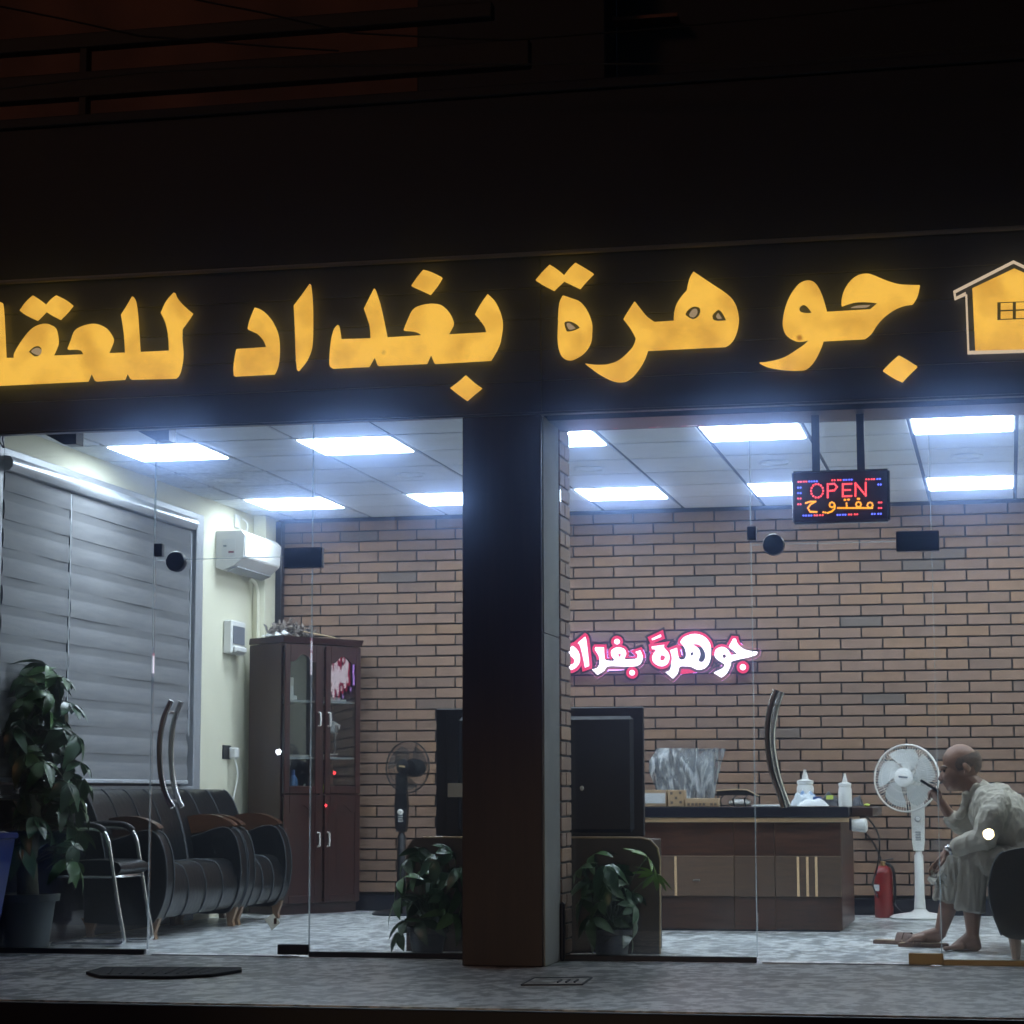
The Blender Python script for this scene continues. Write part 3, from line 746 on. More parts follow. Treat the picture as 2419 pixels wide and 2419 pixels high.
door(xC, xD, 'frameless glass door with curved handle under the open sign',
     [[(1834, 1630), (1818, 1680), (1813, 1745), (1822, 1815), (1840, 1870), (1852, 1908)], [(1846, 1634), (1830, 1690), (1824, 1750), (1833, 1815), (1848, 1868), (1862, 1905)]],
     0, ('brass', (2146, 2229, 2252, 2280)), (2116, 2219, 1255, 1300), (1827, 1286), (1764, 1786, 1243, 1275))
b = B().box((P(1, 1070, .0).x-.02, -.03, .03), (P(5, 1070, 0).x+.0, .03, ZTl), .004)
tag(obj('corner_post', b, 'alu'), 'slim pale metal post where the glass meets the blind wall', 'post')
# paper tag stuck on the glass
a = [P(x, y, -.008) for x, y in ((625, 2172), (645, 2158), (662, 2180), (642, 2198))]
t = thing('paper_tag', 'small pale square paper stuck askew low on the glass', 'paper', P(643, 2180, -.008))
obj('sheet', B().prism(a, (0, .001, 0)), 'thin_paper', t)
c = P(650, 2176, -.0095)
obj('print', B().box((c.x-.008, -.0095, c.z-.015), (c.x+.008, -.0085, c.z+.015)), 'print_dark', t)

# ---------------------------------------------------------------- OPEN sign on two straps
YO = -.2
os_ = thing('open_sign', 'small hanging red and blue LED sign reading OPEN in two languages', 'sign', P(1987, 1170, YO))
SO = ((1600, 900), .4239)
def so(x, y, Y=YO): return P(SO[0][0]+x*SO[1], SO[0][1]+y*SO[1], Y)
obj('panel', B().prism([so(648, 515), so(1168, 500), so(1172, 770), so(655, 785)], (0, .045, 0)), 'sign_panel', os_)
fb = B()
cs = [so(645, 512), so(1171, 497), so(1175, 773), so(652, 788)]
for a, c in zip(cs, cs[1:]+cs[:1]): fb.tube([a+Vector((0, .02, 0)), c+Vector((0, .02, 0))], .011, 6)
obj('frame', fb, 'steel', os_)
for x0_, x1_ in ((745, 795), (995, 1045)):
    a = so(x0_, 200); c = so(x1_, 503)
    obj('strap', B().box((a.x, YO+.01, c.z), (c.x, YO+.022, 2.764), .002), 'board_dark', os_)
def leds(name, strokes, m, step=11, r=.0056):
    bb = B()
    for st in strokes:
        pts = [so(x, y, YO-.003) for x, y in st]
        for a, c in zip(pts, pts[1:]):
            n = max(1, round((c-a).length/(step*SO[1]*.00232)))
            for i in range(n): bb.ell(a.lerp(c, i/n), r, sub=1)
        bb.ell(pts[-1], r, sub=1)
    return obj(name, bb, m, os_)
leds('lit_letter', [[(745+34*(1-math.cos(a))+0, 612-38*math.sin(a)) for a in [i*math.pi/7 for i in range(15)]]], 'led_red')
leds('lit_letter', [[(838, 648), (838, 575), (875, 573), (890, 590), (875, 610), (842, 612)]], 'led_red')
leds('lit_letter', [[(970, 573), (922, 575), (922, 643), (970, 641)], [(925, 608), (962, 607)]], 'led_red')
leds('lit_letter', [[(993, 640), (993, 570), (1050, 638), (1050, 568)]], 'led_red')
def lp(cx, cy, r): return [(cx+r*math.cos(i*math.pi/4), cy+r*math.sin(i*math.pi/4)) for i in range(9)]
leds('lit_script', [lp(1074, 692, 15), [(1086, 708), (1040, 708)]], 'led_orange', 9)
leds('lit_script', [lp(1010, 688, 14), [(1034, 708), (985, 708)], [(1006, 656), (1014, 656)]], 'led_orange', 9)
leds('lit_script', [[(978, 708), (895, 708)], [(945, 704), (943, 682)], [(932, 662), (936, 662)], [(952, 661), (956, 661)]], 'led_orange', 9)
leds('lit_script', [lp(862, 690, 14), [(877, 694), (876, 712), (862, 726), (838, 735), (814, 731)]], 'led_orange', 9)
leds('lit_script', [[(716, 680), (742, 672), (770, 672), (742, 688), (728, 708), (740, 728), (776, 730)]], 'led_orange', 9)
def dash(seq):
    for x, y, c in seq: leds('border_light', [[(x-7, y), (x+7, y)]], c, 9, .005)
R_, U_ = 'led_red', 'led_blue'
dash([(682, 562, R_), (712, 561, R_), (742, 560, U_), (770, 559, U_), (870, 553, R_), (903, 552, R_), (935, 551, U_), (965, 550, U_), (1060, 548, R_), (1090, 547, R_), (1122, 546, U_), (1127, 577, U_), (680, 594, U_), (680, 625, U_), (680, 655, R_), (680, 687, R_), (1130, 677, R_), (1130, 708, R_),
      (710, 750, U_), (740, 750, U_), (772, 749, R_), (803, 748, R_), (900, 746, U_), (930, 745, U_), (963, 744, R_), (996, 743, R_), (1093, 741, U_), (1127, 740, U_)])

# ---------------------------------------------------------------- neon name on the brick wall
NS = ((1300, 1440), .28986); YN = YB-.06
ns = thing('neon_sign', 'white and red glowing arabic shop name mounted on the brick wall', 'sign', P(1560, 1550, YN))
NG = [
 ["1490,235* 1515,237* 1535,285 1590,325 1690,342* 1678,372 1600,395 1530,410 1480,425 1470,460 1440,520 1395,557* 1330,518* 1355,500 1400,480 1420,450 1400,435 1350,400 1338,365 1350,325 1390,303 1430,310 1460,340 1475,370* 1520,362* 1490,335 1452,305*", "1405,372 1425,368 1432,385 1415,395"],
 [circ(1570, 470, 30)],
 ["1060,265 1090,225 1150,200 1210,200 1265,225 1305,280 1312,350 1300,430 1260,480 1200,492 1150,470 1100,465 1055,470 1040,520 1000,565* 935,510* 975,490 985,440 990,390 975,330* 1035,310* 1045,375 1060,405 1095,400 1105,370 1100,330 1085,300", "1165,285 1215,290 1255,340 1262,390 1240,425 1210,415 1225,370 1215,325 1190,300", "1145,355 1162,348 1165,365 1150,375"],
 ["820,235* 905,195* 912,225* 830,258*"],
 ["825,300* 935,285* 930,310 965,350 975,400 950,450 900,465 850,440 830,400 840,360 860,330 828,325*", "905,375 935,385 925,410 900,410"],
 ["370,305* 440,305* 445,380 455,410 520,415 500,380 495,340 520,315 560,305 605,320 622,360 610,400 660,405 705,395 710,370 690,345* 735,330* 755,380 745,430 710,460 640,468 560,465 470,465 440,500 385,535* 335,485* 380,475 400,440 395,380 365,330", "555,365 575,365 567,385"],
 [circ(545, 262, 28)], [circ(668, 515, 28)],
 ["285,215* 300,250 322,440 320,465* 280,480* 265,400 240,300 215,275*"],
 ["145,325 185,290* 225,325 245,370 245,430 210,480 160,500 115,500* 120,450* 180,440 195,420 180,395 150,370"]]
for g in NG:
    g0 = [g[0]]
    glyph('backing', g0, NS[0], NS[1], YN+.006, .02, 'black_plastic', ns, off=.033)
    glyph('back_light', g0, NS[0], NS[1], YN+.0205, .004, 'neon_back', ns, off=.02)
    glyph('red_border', g0, NS[0], NS[1], YN-.012, .012, 'neon_red', ns, off=.018)
    glyph('lit_letter', g, NS[0], NS[1], YN-.02, .012, 'neon_white', ns, off=-.005 if len(g) == 1 else -.002)

# ================================================================== INSIDE THE OFFICE
# ---------------------------------------------------------------- on the side wall
t = thing('air_conditioner', 'white split air conditioner high on the cream wall by the corner', 'air conditioner', (XL, 3.9, 2.4))
ya, yb = 3.60, 4.42; zb_, zt_ = 2.44, 2.72
prof = [(.0, zb_+.02), (.05, zb_), (.14, zb_+.035), (.205, zb_+.09), (.215, zt_-.03), (.19, zt_), (.0, zt_)]
obj('casing', B().prism([(XL+.004+x, ya, z) for x, z in prof], (0, yb-ya, 0)), 'white_plastic', t)
obj('front_cover', B().prism([(XL+.004+x, ya+.012, z) for x, z in ((.206, zb_+.105), (.216, zt_-.03), (.222, zt_-.035), (.213, zb_+.10))], (0, yb-ya-.024, 0)), 'white_plastic', t)
obj('louvre', B().prism([(XL+.004+x, ya+.03, z) for x, z in ((.075, zb_+.004), (.150, zb_+.03), (.153, zb_+.022), (.078, zb_-.006))], (0, yb-ya-.06, 0)), 'grey_plastic', t)
obj('side_label', B().box((XL+.05, ya-.003, zb_+.09), (XL+.15, ya-.0005, zb_+.22)), 'paper', t)
obj('label_print', B().box((XL+.10, ya-.005, zb_+.12), (XL+.14, ya-.0035, zb_+.135)), 'neon_red' if 0 else 'red_paint', t)
obj('label_print', B().box((XL+.06, ya-.005, zb_+.165), (XL+.085, ya-.0035, zb_+.178)), 'print_grey', t)
obj('drain_hose', B().tube(smoothline([Vector((XL+.05, 4.2, zb_)), Vector((XL+.06, 4.33, zb_-.05)), Vector((XL+.06, 4.38, zb_-.2)), Vector((XL+.055, 4.39, 1.9))], 5), .016, 8), 'cream_wall', t, smooth=True)
t = thing('wall_bracket', 'small white cable bracket near the ceiling above air conditioner', 'bracket', (XL, 4.05, 2.78))
obj('plate', B().box((XL+.002, 3.98, 2.79), (XL+.02, 4.07, 2.89), .004), 'white_plastic', t)
obj('hook', B().tube(smoothline([Vector((XL+.03, 4.07, 2.87)), Vector((XL+.05, 4.14, 2.84)), Vector((XL+.045, 4.14, 2.78)), Vector((XL+.03, 4.06, 2.78))], 5), .006, 6), 'white_plastic', t, smooth=True)
t = thing('meter_box', 'white electric meter box with dark window beside the cabinet', 'meter box', (XL, 4.0, 1.86))
obj('case', B().box((XL+.002, 3.78, 1.86), (XL+.07, 4.08, 2.10), .01), 'white_plastic', t)
obj('window', B().box((XL+.0705, 3.80, 1.93), (XL+.078, 4.04, 2.06), .003), 'print_grey', t)
obj('cover', B().box((XL+.0705, 3.80, 1.87), (XL+.095, 4.04, 1.915), .01), 'white_plastic', t)
t = thing('wall_socket', 'black wall socket with a white plug in it', 'socket', (XL, 3.95, 1.1))
s0 = PX(533, 1775, XL+.01); 
obj('plate', B().box((XL+.002, s0.y-.05, s0.z-.055), (XL+.012, s0.y+.12, s0.z+.045), .003), 'black_plastic', t)
t2 = thing('plug', 'white plug with its flex dropping behind the armchair', 'plug', (XL+.03, s0.y+.09, s0.z))
obj('body', B().box((XL+.013, s0.y+.05, s0.z-.05), (XL+.07, s0.y+.13, s0.z+.03), .01), 'white_plastic', t2)
p0 = Vector((XL+.045, s0.y+.09, s0.z-.045))
obj('flex', B().tube(smoothline([p0, p0+Vector((.02, .02, -.12)), p0+Vector((.005, -.03, -.30)), p0+Vector((-.015, -.09, -.50)), p0+Vector((-.015, -.12, -.8))], 6), .006, 6), 'white_plastic', t2, smooth=True)

# ---------------------------------------------------------------- cabinet set across the corner
ca = rad(56.4)
cf = P(662, 2154, 3.98); cf.z = 0; ux = Vector((math.cos(ca), math.sin(ca), 0)); uy = Vector((-math.sin(ca), math.cos(ca), 0))
CW, CD, CH = .735, .39, 1.99
cab = thing('cabinet', 'tall dark red wooden cabinet with glazed upper doors across the corner', 'cabinet', cf, ca)
def cbx(name, x0_, x1_, y0_, y1_, z0_, z1_, m, parent=cab, bev=.003, b=None):
    b = b or B(); b.box((x0_, y0_, z0_), (x1_, y1_, z1_), bev)
    return obj(name, b, m, parent, local=True)
b = B().box((0, .02, .07), (.018, CD, CH-.05)).box((CW-.018, .02, .07), (CW, CD, CH-.05)).box((.019, .02, .07), (CW-.019, CD-.016, .09)).box((.019, .02, .84), (CW-.019, CD-.016, .86)).box((.019, .02, CH-.07), (CW-.019, CD-.016, CH-.05))
obj('carcass', b, 'mahogany_side', cab, local=True)
obj('back_panel', B().box((.019, CD-.015, .07), (CW-.019, CD, CH-.05)), 'cabinet_inside', cab, local=True)
obj('plinth', B().box((.01, .03, .002), (CW-.01, CD-.01, .068)), 'mahogany', cab, local=True)
obj('cornice', B().prism([(-.004, -.018, CH), (-.002, -.006, CH-.045), (CW+.004, -.006, CH-.045), (CW+.012, -.018, CH)], (0, CD+.015, 0)), 'mahogany', cab, local=True)
obj('pilaster', B().box((CW/2-.02, .0, .08), (CW/2+.02, .019, CH-.05), .006), 'mahogany', cab, local=True)
for k, zz in enumerate((1.11, 1.52)):
    o = obj('shelf', B().box((.019, .03, zz), (CW-.019, CD-.016, zz+.014)), 'cabinet_inside', cab, local=True)
obj('partition', B().box((CW/2-.008, .03, .862), (CW/2+.008, CD-.017, CH-.072)), 'mahogany_side', cab, local=True)
def cdoor(x0_, x1_, z0_, z1_, glazed, hx):
    st = .048
    b = B().box((x0_, -.018, z0_), (x0_+st, .0, z1_), .004).box((x1_-st, -.018, z0_), (x1_, .0, z1_), .004).box((x0_+st+.0005, -.018, z0_), (x1_-st-.0005, .0, z0_+.055), .004)
    # arched head rail
    n = 12; pts = [(x0_+st+.0005, -.018, z1_), ]
    pts = [(x1_-st-.0005, -.018, z1_), (x0_+st+.0005, -.018, z1_)]
    w = (x1_-x0_-2*st)
    for i in range(n+1):
        u = i/n; zz = z1_-.125+.055*math.sin(min(1, max(0, (u-.15)/.7))*math.pi)**1.2
        pts.append((x0_+st+.0005+(w-.001)*u, -.018, zz))
    b.prism(pts, (0, .018, 0))
    d = obj('door', b, 'mahogany', cab, local=True)
    if glazed: obj('pane', B().box((x0_+st-.005, -.009, z0_+.05), (x1_-st+.005, -.006, z1_-.03)), 'cabinet_glass', d, local=True)
    else:
        obj('panel', B().box((x0_+st-.005, -.010, z0_+.05), (x1_-st+.005, -.002, z1_-.03), .002), 'mahogany', d, local=True)
    zc = (z0_+.50*(z1_-z0_)) if glazed else z1_-.32
    obj('handle', B().tube([(hx, -.018, zc-.05), (hx, -.042, zc-.045), (hx, -.046, zc), (hx, -.042, zc+.045), (hx, -.018, zc+.05)], .0075, 8), 'satin_metal', d, smooth=True, local=True)
    return d
cdoor(.012, CW/2-.022, .86, CH-.055, True, CW/2-.046)
cdoor(CW/2+.022, CW-.012, .86, CH-.055, True, CW/2+.046)
cdoor(.012, CW/2-.022, .08, .85, False, CW/2-.046)
cdoor(CW/2+.022, CW-.012, .08, .85, False, CW/2+.046)
def C(x, y, z): return cf+ux*x+uy*y+Vector((0, 0, z))
def small(name, lab, cat, pos, parts, group=None, rz=ca):
    t = thing(name, lab, cat, C(*pos), rz, group)
    for nm, b, m, sm in parts: obj(nm, b, m, t, smooth=sm, local=True)
    return t
small('spray_bottle', 'small blue bottle standing inside cabinet behind the glass', 'bottle', (.15, .055, .862), [('body', B().lathe([(.03, 0), (.032, .02), (.032, .10), (.014, .13)], n=16), 'blue_bottle', True), ('cap', B().lathe([(.012, .131), (.012, .165), (.006, .17)], n=12), 'blue_print', True)])
small('jar', 'tiny white bottle beside the blue one in cabinet', 'bottle', (.25, .05, .862), [('body', B().lathe([(.022, 0), (.024, .03), (.010, .05)], n=14), 'white_plastic', True), ('cap', B().lathe([(.008, .051), (.008, .07)], n=10), 'white_plastic', True)])
tag(obj('ball', B().ell(C(.45, .06, .898), .034), 'tennis', smooth='all'), 'yellow green ball on the lower shelf of the cabinet', 'ball')
small('white_carton', 'narrow white carton stack on the upper cabinet shelf', 'carton', (.10, .06, 1.536), [('carton', B().box((-.03, -.04, 0), (.05, .04, .03)), 'paper', False), ('carton', B().box((-.025, -.04, .031), (.02, .04, .10), .003), 'paper', False), ('carton', B().box((-.025, -.04, .101), (.02, .04, .16), .003), 'paper_beige', False)])
small('paper_stack', 'loose white papers lying on the cabinet middle shelf', 'papers', (.17, .11, 1.126), [('sheet', B().box((-.10, -.07, 0), (.11, .07, .006)), 'paper', False), ('sheet', B().box((-.08, -.08, .0065), (.12, .06, .014), rot=Matrix.Rotation(.1, 4, 'Z')), 'paper_beige', False)])
small('paper_stack', 'folded papers on the middle shelf in the far cabinet half', 'papers', (.46, .10, 1.126), [('sheet', B().box((-.09, -.06, 0), (.09, .06, .006), rot=Matrix.Rotation(.08, 4, 'X')), 'paper', False), ('sheet', B().box((-.05, -.06, .012), (.1, .05, .018), rot=Matrix.Rotation(-.12, 4, 'Y')), 'paper', False)])
small('trophy', 'crumpled white packet and trinkets on a cabinet shelf', 'trinket', (.55, .07, 1.30), [('stem', B().lathe([(.03, -.16), (.008, -.14), (.008, -.03), (.03, .02), (.025, .06)], n=14), 'steel', True), ('packet', B().box((-.05, -.02, .0), (.03, .02, .08), .006, rot=Matrix.Rotation(.4, 4, 'Y')), 'paper', False)])
small('paper_stack', 'white papers lying on the top shelf of the far cabinet half', 'papers', (.53, .09, 1.536), [('sheet', B().box((-.10, -.05, 0), (.10, .05, .014)), 'paper', False), ('sheet', B().box((-.07, -.05, .015), (.05, .04, .03), rot=Matrix.Rotation(.15, 4, 'Z')), 'paper_beige', False)])
t = thing('dried_bouquet', 'dusty dried bouquet in wrapping lying on top of the cabinet', 'bouquet', C(.1, .15, CH))
b = B()
for i in range(320):
    a = random.uniform(0, 6.28); r = random.uniform(0, .14); x = random.uniform(-.02, .36)
    c = C(x, .13+random.uniform(-.06, .06), CH+.02+random.uniform(0, .10)*(1-abs(x-.15)/.35))
    d = Vector((random.gauss(0, 1), random.gauss(0, 1), random.gauss(0, .8))).normalized()*random.uniform(.02, .05)
    e = d.orthogonal().normalized()*.007
    vs = [b.bm.verts.new(q) for q in (c-e, c+d*.5-e*1.3, c+d, c+d*.5+e*1.3, c+e)]; b.bm.faces.new(vs)
obj('flower', b, 'dried', t)
b = B().grid(lambda u, v: C(-.02+.10*u, .03+.2*v, CH+.006+.03*math.sin(u*9)*math.sin(v*7)**2+.02*u), 10, 8)
obj('wrapping', b, 'paper', t, smooth='all')
tag(obj('stick', B().tube([C(.22, .04, CH+.045), C(.50, .02, CH+.012)], .006, 6), 'edge_wood'), 'thin pale stick lying on the cabinet top', 'stick')

# ---------------------------------------------------------------- black leather seating along the side wall
def sofa(name, lab, y0_, y1_, ns, bk_):
    t = thing(name, lab, 'armchair' if ns < 3 else 'sofa', (-5.2, (y0_+y1_)/2, 0), 0)
    aw = .15
    seat = [(-5.42, .16), (-4.985, .12), (-4.925, .18), (-4.905, .28), (-4.925, .38), (-4.975, .435), (-5.10, .445), (-5.42, .42)]
    seat = [(a, b_) for a, b_ in outline(' '.join(f'{x},{z}' + ('*' if i in (0, 7) else '') for i, (x, z) in enumerate(seat)), 3)]
    ys, ye = y0_+aw*.8, y1_-aw*.8
    obj('seat', B().prism([(x, ys, z) for x, z in seat], (0, ye-ys, 0)), 'leather', t, smooth=True)
    back = [(-5.20, .43), (-5.235, .60), (-5.285, .76), (-5.34, .855), (-5.40, .89), (-5.455, .87), (-5.468, .7), (-5.468, .43)]
    back = outline(' '.join(f'{x},{z}' + ('*' if i in (0, 7) else '') for i, (x, z) in enumerate(back)), 3)
    yb0, yb1 = bk_
    obj('backrest', B().prism([(x, yb0, z) for x, z in back], (0, yb1-yb0, 0)), 'leather', t, smooth=True)
    # piping on seat and back
    sp = [q for q in seat if q[0] > -5.2][:]
    bp = [q for q in back if q[0] > -5.45]
    bp = bp[:max(3, int(len(bp)*.85))]
    for k in range(1, ns):
        y = ys+(ye-ys)*k/ns
        obj('piping', B().tube([(x+.003, y, z) for x, z in sp], .005, 5), 'piping', t, smooth=True)
        y = yb0+(yb1-yb0)*k/ns
        obj('piping', B().tube([(x+.003, y, z+.002) for x, z in bp], .005, 5), 'piping', t, smooth=True)
    for y in (yb0+.004, yb1-.004): obj('piping', B().tube([(x+.004, y, z+.003) for x, z in bp], .006, 6), 'piping', t, smooth=True)
    arm = [(-5.40, .10), (-5.0, .09), (-4.93, .16), (-4.89, .30), (-4.895, .46), (-4.93, .58), (-4.985, .635), (-5.06, .635), (-5.16, .60), (-5.27, .575), (-5.36, .60), (-5.42, .66)]
    arm = outline(' '.join(f'{x},{z}' + ('*' if i in (0, 11) else '') for i, (x, z) in enumerate(arm)), 3)
    for ya_ in (y0_, y1_-aw):
        obj('arm', B().prism([(x, ya_+.008, z) for x, z in arm], (0, aw-.016, 0)), 'leather', t, smooth=True)
        fr = [q for q in arm if q[0] > -5.3 and not (q[1] < .12 and q[0] < -5.05)]
        for yy in (ya_+.012, ya_+aw-.012):
            obj('piping', B().tube([(x+.003, yy, z+.002) for x, z in fr], .0045, 6), 'piping', t, smooth=True)
        wood = [(-5.42, .655), (-5.30, .70), (-5.18, .722), (-5.07, .715), (-4.98, .68), (-4.945, .65), (-5.0, .637), (-5.10, .622), (-5.22, .60), (-5.32, .60)]
        wood = outline(' '.join(f'{x},{z}' + ('*' if i in (0, 5) else '') for i, (x, z) in enumerate(wood)), 3)
        obj('arm_cap', B().prism([(x, ya_+.03, z+.004) for x, z in wood], (0, aw-.06, 0)), 'varnished_wood', t, smooth=True)
    for yy in (y0_+.05, y1_-.05):
        for xx, s_ in ((-4.985, 1), (-5.38, .6)):
            lp = [(xx-.05, .125), (xx+.05, .125), (xx+.035, .08), (xx+.02, .04), (xx+.028, .004), (xx-.01, .004), (xx-.015, .04), (xx-.02, .08)]
            obj('leg', B().prism([(x, yy-.022, z) for x, z in lp], (0, .044, 0)), 'leg_wood', t)
    return t
sofa('sofa', 'black leather sofa with curved wooden arm tops beneath the blinds', 1.17, 2.655, 4, (1.0, 2.37))
sofa('armchair', 'black leather armchair with wooden arm tops beside the cabinet', 2.665, 3.60, 3, (2.38, 3.55))

# visitor chair on a chrome tube frame
t = thing('visitor_chair', 'black visitor chair on bent chrome tube legs behind the glass', 'chair', (-5.22, .9, 0)); VC = t
for y in (.60, 1.03):
    pts = [Vector((-5.42, y, .80)), Vector((-5.40, y, .68)), Vector((-5.33, y, .665)), Vector((-5.17, y, .66)), Vector((-5.105, y, .62)), Vector((-5.075, y, .50)), Vector((-5.03, y, .25)), Vector((-4.99, y, .06)), Vector((-4.995, y, .025)), Vector((-5.03, y, .014)), Vector((-5.2, y, .014)), Vector((-5.42, y, .014))]
    obj('leg', B().tube(smoothline(pts, 5), .0125, 10), 'chrome', t, smooth='all')
    obj('arm_pad', B().tube(smoothline([Vector((-5.39, y, .675)), Vector((-5.30, y, .685)), Vector((-5.17, y, .678)), Vector((-5.115, y, .645))], 4), .019, 8), 'black_plastic', t, smooth='all')
obj('cross_tube', B().tube([(-5.42, .60, .014), (-5.42, 1.03, .014)], .0125, 8), 'chrome', t, smooth=True)
st_ = [(-5.44, .40), (-5.10, .395), (-5.035, .41), (-5.015, .44), (-5.04, .47), (-5.12, .485), (-5.44, .47)]
st_ = outline(' '.join(f'{x},{z}' for x, z in st_), 3)
obj('seat', B().prism([(x, .605, z) for x, z in st_], (0, .42, 0)), 'leather', t, smooth=True)
obj('seat_rim', B().tube([(-5.40, .607, .392), (-5.06, .607, .39), (-5.03, .66, .395), (-5.03, .97, .395), (-5.06, 1.022, .39), (-5.40, 1.022, .392)], .008, 6), 'chrome', t, smooth=True)
bk = outline('-5.40,0.50 -5.425,0.66 -5.45,0.84 -5.47,0.84 -5.472,0.66 -5.45,0.50', 3)
obj('backrest', B().prism([(x, .62, z) for x, z in bk], (0, .39, 0)), 'leather', t, smooth=True)
VC.location.x += .09; VC.location.y -= .04

# ---------------------------------------------------------------- plants
def leaflet(b, L, w, M, droop=.25):
    n = 4
    rows = []
    for i in range(n+1):
        u = i/n; ww = w*(math.sin(math.pi*u**.85)**.8)*(1 if u < .999 else 0) + .0008
        z = -droop*L*u*u
        rows.append([M @ Vector((L*u, -ww, z+.25*ww)), M @ Vector((L*u, 0, z)), M @ Vector((L*u, ww, z+.25*ww))])
    vs = [[b.bm.verts.new(p) for p in r] for r in rows]
    for A, C_ in zip(vs, vs[1:]):
        for j in range(2): b.bm.faces.new((A[j], A[j+1], C_[j+1], C_[j]))
def palm_leaf(nl, L, w, m, droop, stem=.0):
    b = B()
    for i in range(nl):
        a = (i/nl)*2*math.pi*(.86)+.25*(i % 2)*.3
        k = 1-.25*abs((i-(nl-1)/2)/(nl/2))*0
        M = Matrix.Rotation(a, 4, 'Z') @ Matrix.Rotation(random.uniform(.05, .35), 4, 'Y')
        leaflet(b, L*random.uniform(.8, 1.1)*k, w, M, droop)
    if stem: b.tube([(0, 0, 0), (-stem*.3, 0, -stem*.5), (-stem, 0, -stem*.8)], .003, 5)
    return mesh_of(b, m, True)
LEAFS = [palm_leaf(6, .135, .028, 'leaf', .3), palm_leaf(5, .15, .032, 'leaf', .5), palm_leaf(7, .12, .026, 'leaf_dark', .35), palm_leaf(5, .155, .034, 'leaf_dark', .7)]
LEAF_Y = palm_leaf(9, .12, .017, 'leaf_yellow', .2)
def put_leaf(parent, me, pos, out, tilt, sc):
    out = Vector(out); az = math.atan2(out.y, out.x)
    M = Matrix.Translation(pos) @ Matrix.Rotation(az, 4, 'Z') @ Matrix.Rotation(tilt, 4, 'Y') @ Matrix.Rotation(random.uniform(-.4, .4), 4, 'X') @ Matrix.Rotation(random.uniform(0, 6.28), 4, 'Z') @ Matrix.Scale(sc, 4)
    return meshobj('leaf', me, parent, M)
# big potted tree by the corner
pc = Vector((-5.33, .22, 0))
t = thing('potted_tree', 'tall leafy potted tree with thick trunk at the shopfront corner', 'plant', pc)
obj('pot', B().lathe([(.115, .002), (.15, .27), (.172, .272), (.176, .31), (.155, .312), (.15, .29)], pc, 28), 'pot_green', t, smooth=True)
obj('soil', B().lathe([(.148, .285), (.05, .296)], pc, 20), 'soil', t)
tk = smoothline([pc+Vector(v) for v in ((.0, 0, .28), (-.01, .0, .5), (.01, .01, .75), (-.02, .0, .95), (-.03, 0, 1.2), (-.01, .0, 1.42))], 5)
n = len(tk); obj('trunk', B().tube(tk, [.062-.045*(i/n)**1.2 for i in range(n)], 12), 'bark', t, smooth=True)
br = B(); spots = []
rs = random.Random(3)
TGT = [(60, 1600), (115, 1575), (150, 1600), (20, 1640), (70, 1650), (120, 1640), (165, 1660), (10, 1700), (60, 1700), (110, 1690), (150, 1720), (180, 1735), (30, 1760), (90, 1760), (130, 1780), (170, 1800), (20, 1830), (70, 1820), (120, 1830), (160, 1850), (195, 1845), (40, 1890), (100, 1890), (145, 1900), (185, 1905), (20, 1950), (70, 1950), (150, 1960), (190, 1965), (165, 2030), (175, 2000), (50, 1995), (120, 1930), (-20, 1680), (-25, 1760), (-30, 1850), (15, 1600), (90, 1720), (50, 1860), (140, 1660), (110, 1940), (180, 1880), (85, 1620), (40, 1630), (130, 1610), (100, 1655), (55, 1730), (140, 1750), (5, 1790), (105, 1800), (155, 1820), (75, 1850), (130, 1870), (10, 1880), (80, 1930), (120, 1970), (170, 1945), (60, 1780), (190, 1800), (30, 1720), (160, 2010), (180, 2045)]
for i, (u, v) in enumerate(TGT):
    y = pc.y+rs.uniform(-.17, .22); p = P(u, v, y)
    if p.x < XL+.10: p.x = XL+.10+rs.uniform(0, .05)
    base = tk[min(n-1, max(4, int(n*(p.z-.35)/1.25)))]
    mid = base.lerp(p, .55)+Vector((0, 0, .06))
    br.tube(smoothline([base, mid, p], 3), .004, 5)
    spots.append((p, p-base))
obj('branch', br, 'bark', t, smooth=True)
for i, (p, o_) in enumerate(spots):
    put_leaf(t, LEAFS[i % 4] if i > 3 else LEAFS[i % 2], p, o_ if o_.length > .01 else (1, 0, 0), rs.uniform(.2, .95), rs.uniform(.95, 1.4))
def small_plant(lab, base, px_spots, y, yellow=(), rs=rs):
    t = thing('potted_plant', lab, 'plant', base)
    obj('pot', B().lathe([(.08, .002), (.10, .12), (.11, .122), (.112, .15), (.10, .15), (.095, .13)], base, 22), 'black_cover', t, smooth=True)
    obj('soil', B().lathe([(.094, .132), (.03, .14)], base, 16), 'soil', t)
    b = B(); top = base+Vector((0, 0, .13)); lv = []
    for i, (u, v) in enumerate(px_spots):
        p = P(u, v, y+rs.uniform(-.12, .14)); b.tube(smoothline([top+Vector((rs.uniform(-.03, .03), rs.uniform(-.03, .03), 0)), top.lerp(p, .5)+Vector((0, 0, .06)), p], 3), .0035, 5)
        lv.append((p, p-top))
    obj('stem', b, 'leaf_dark', t, smooth=True)
    for i, (p, o_) in enumerate(lv):
        put_leaf(t, LEAF_Y if i in yellow else LEAFS[(i*3+1) % 4], p, o_, rs.uniform(.3, 1.0), rs.uniform(.8, 1.1))
    return t
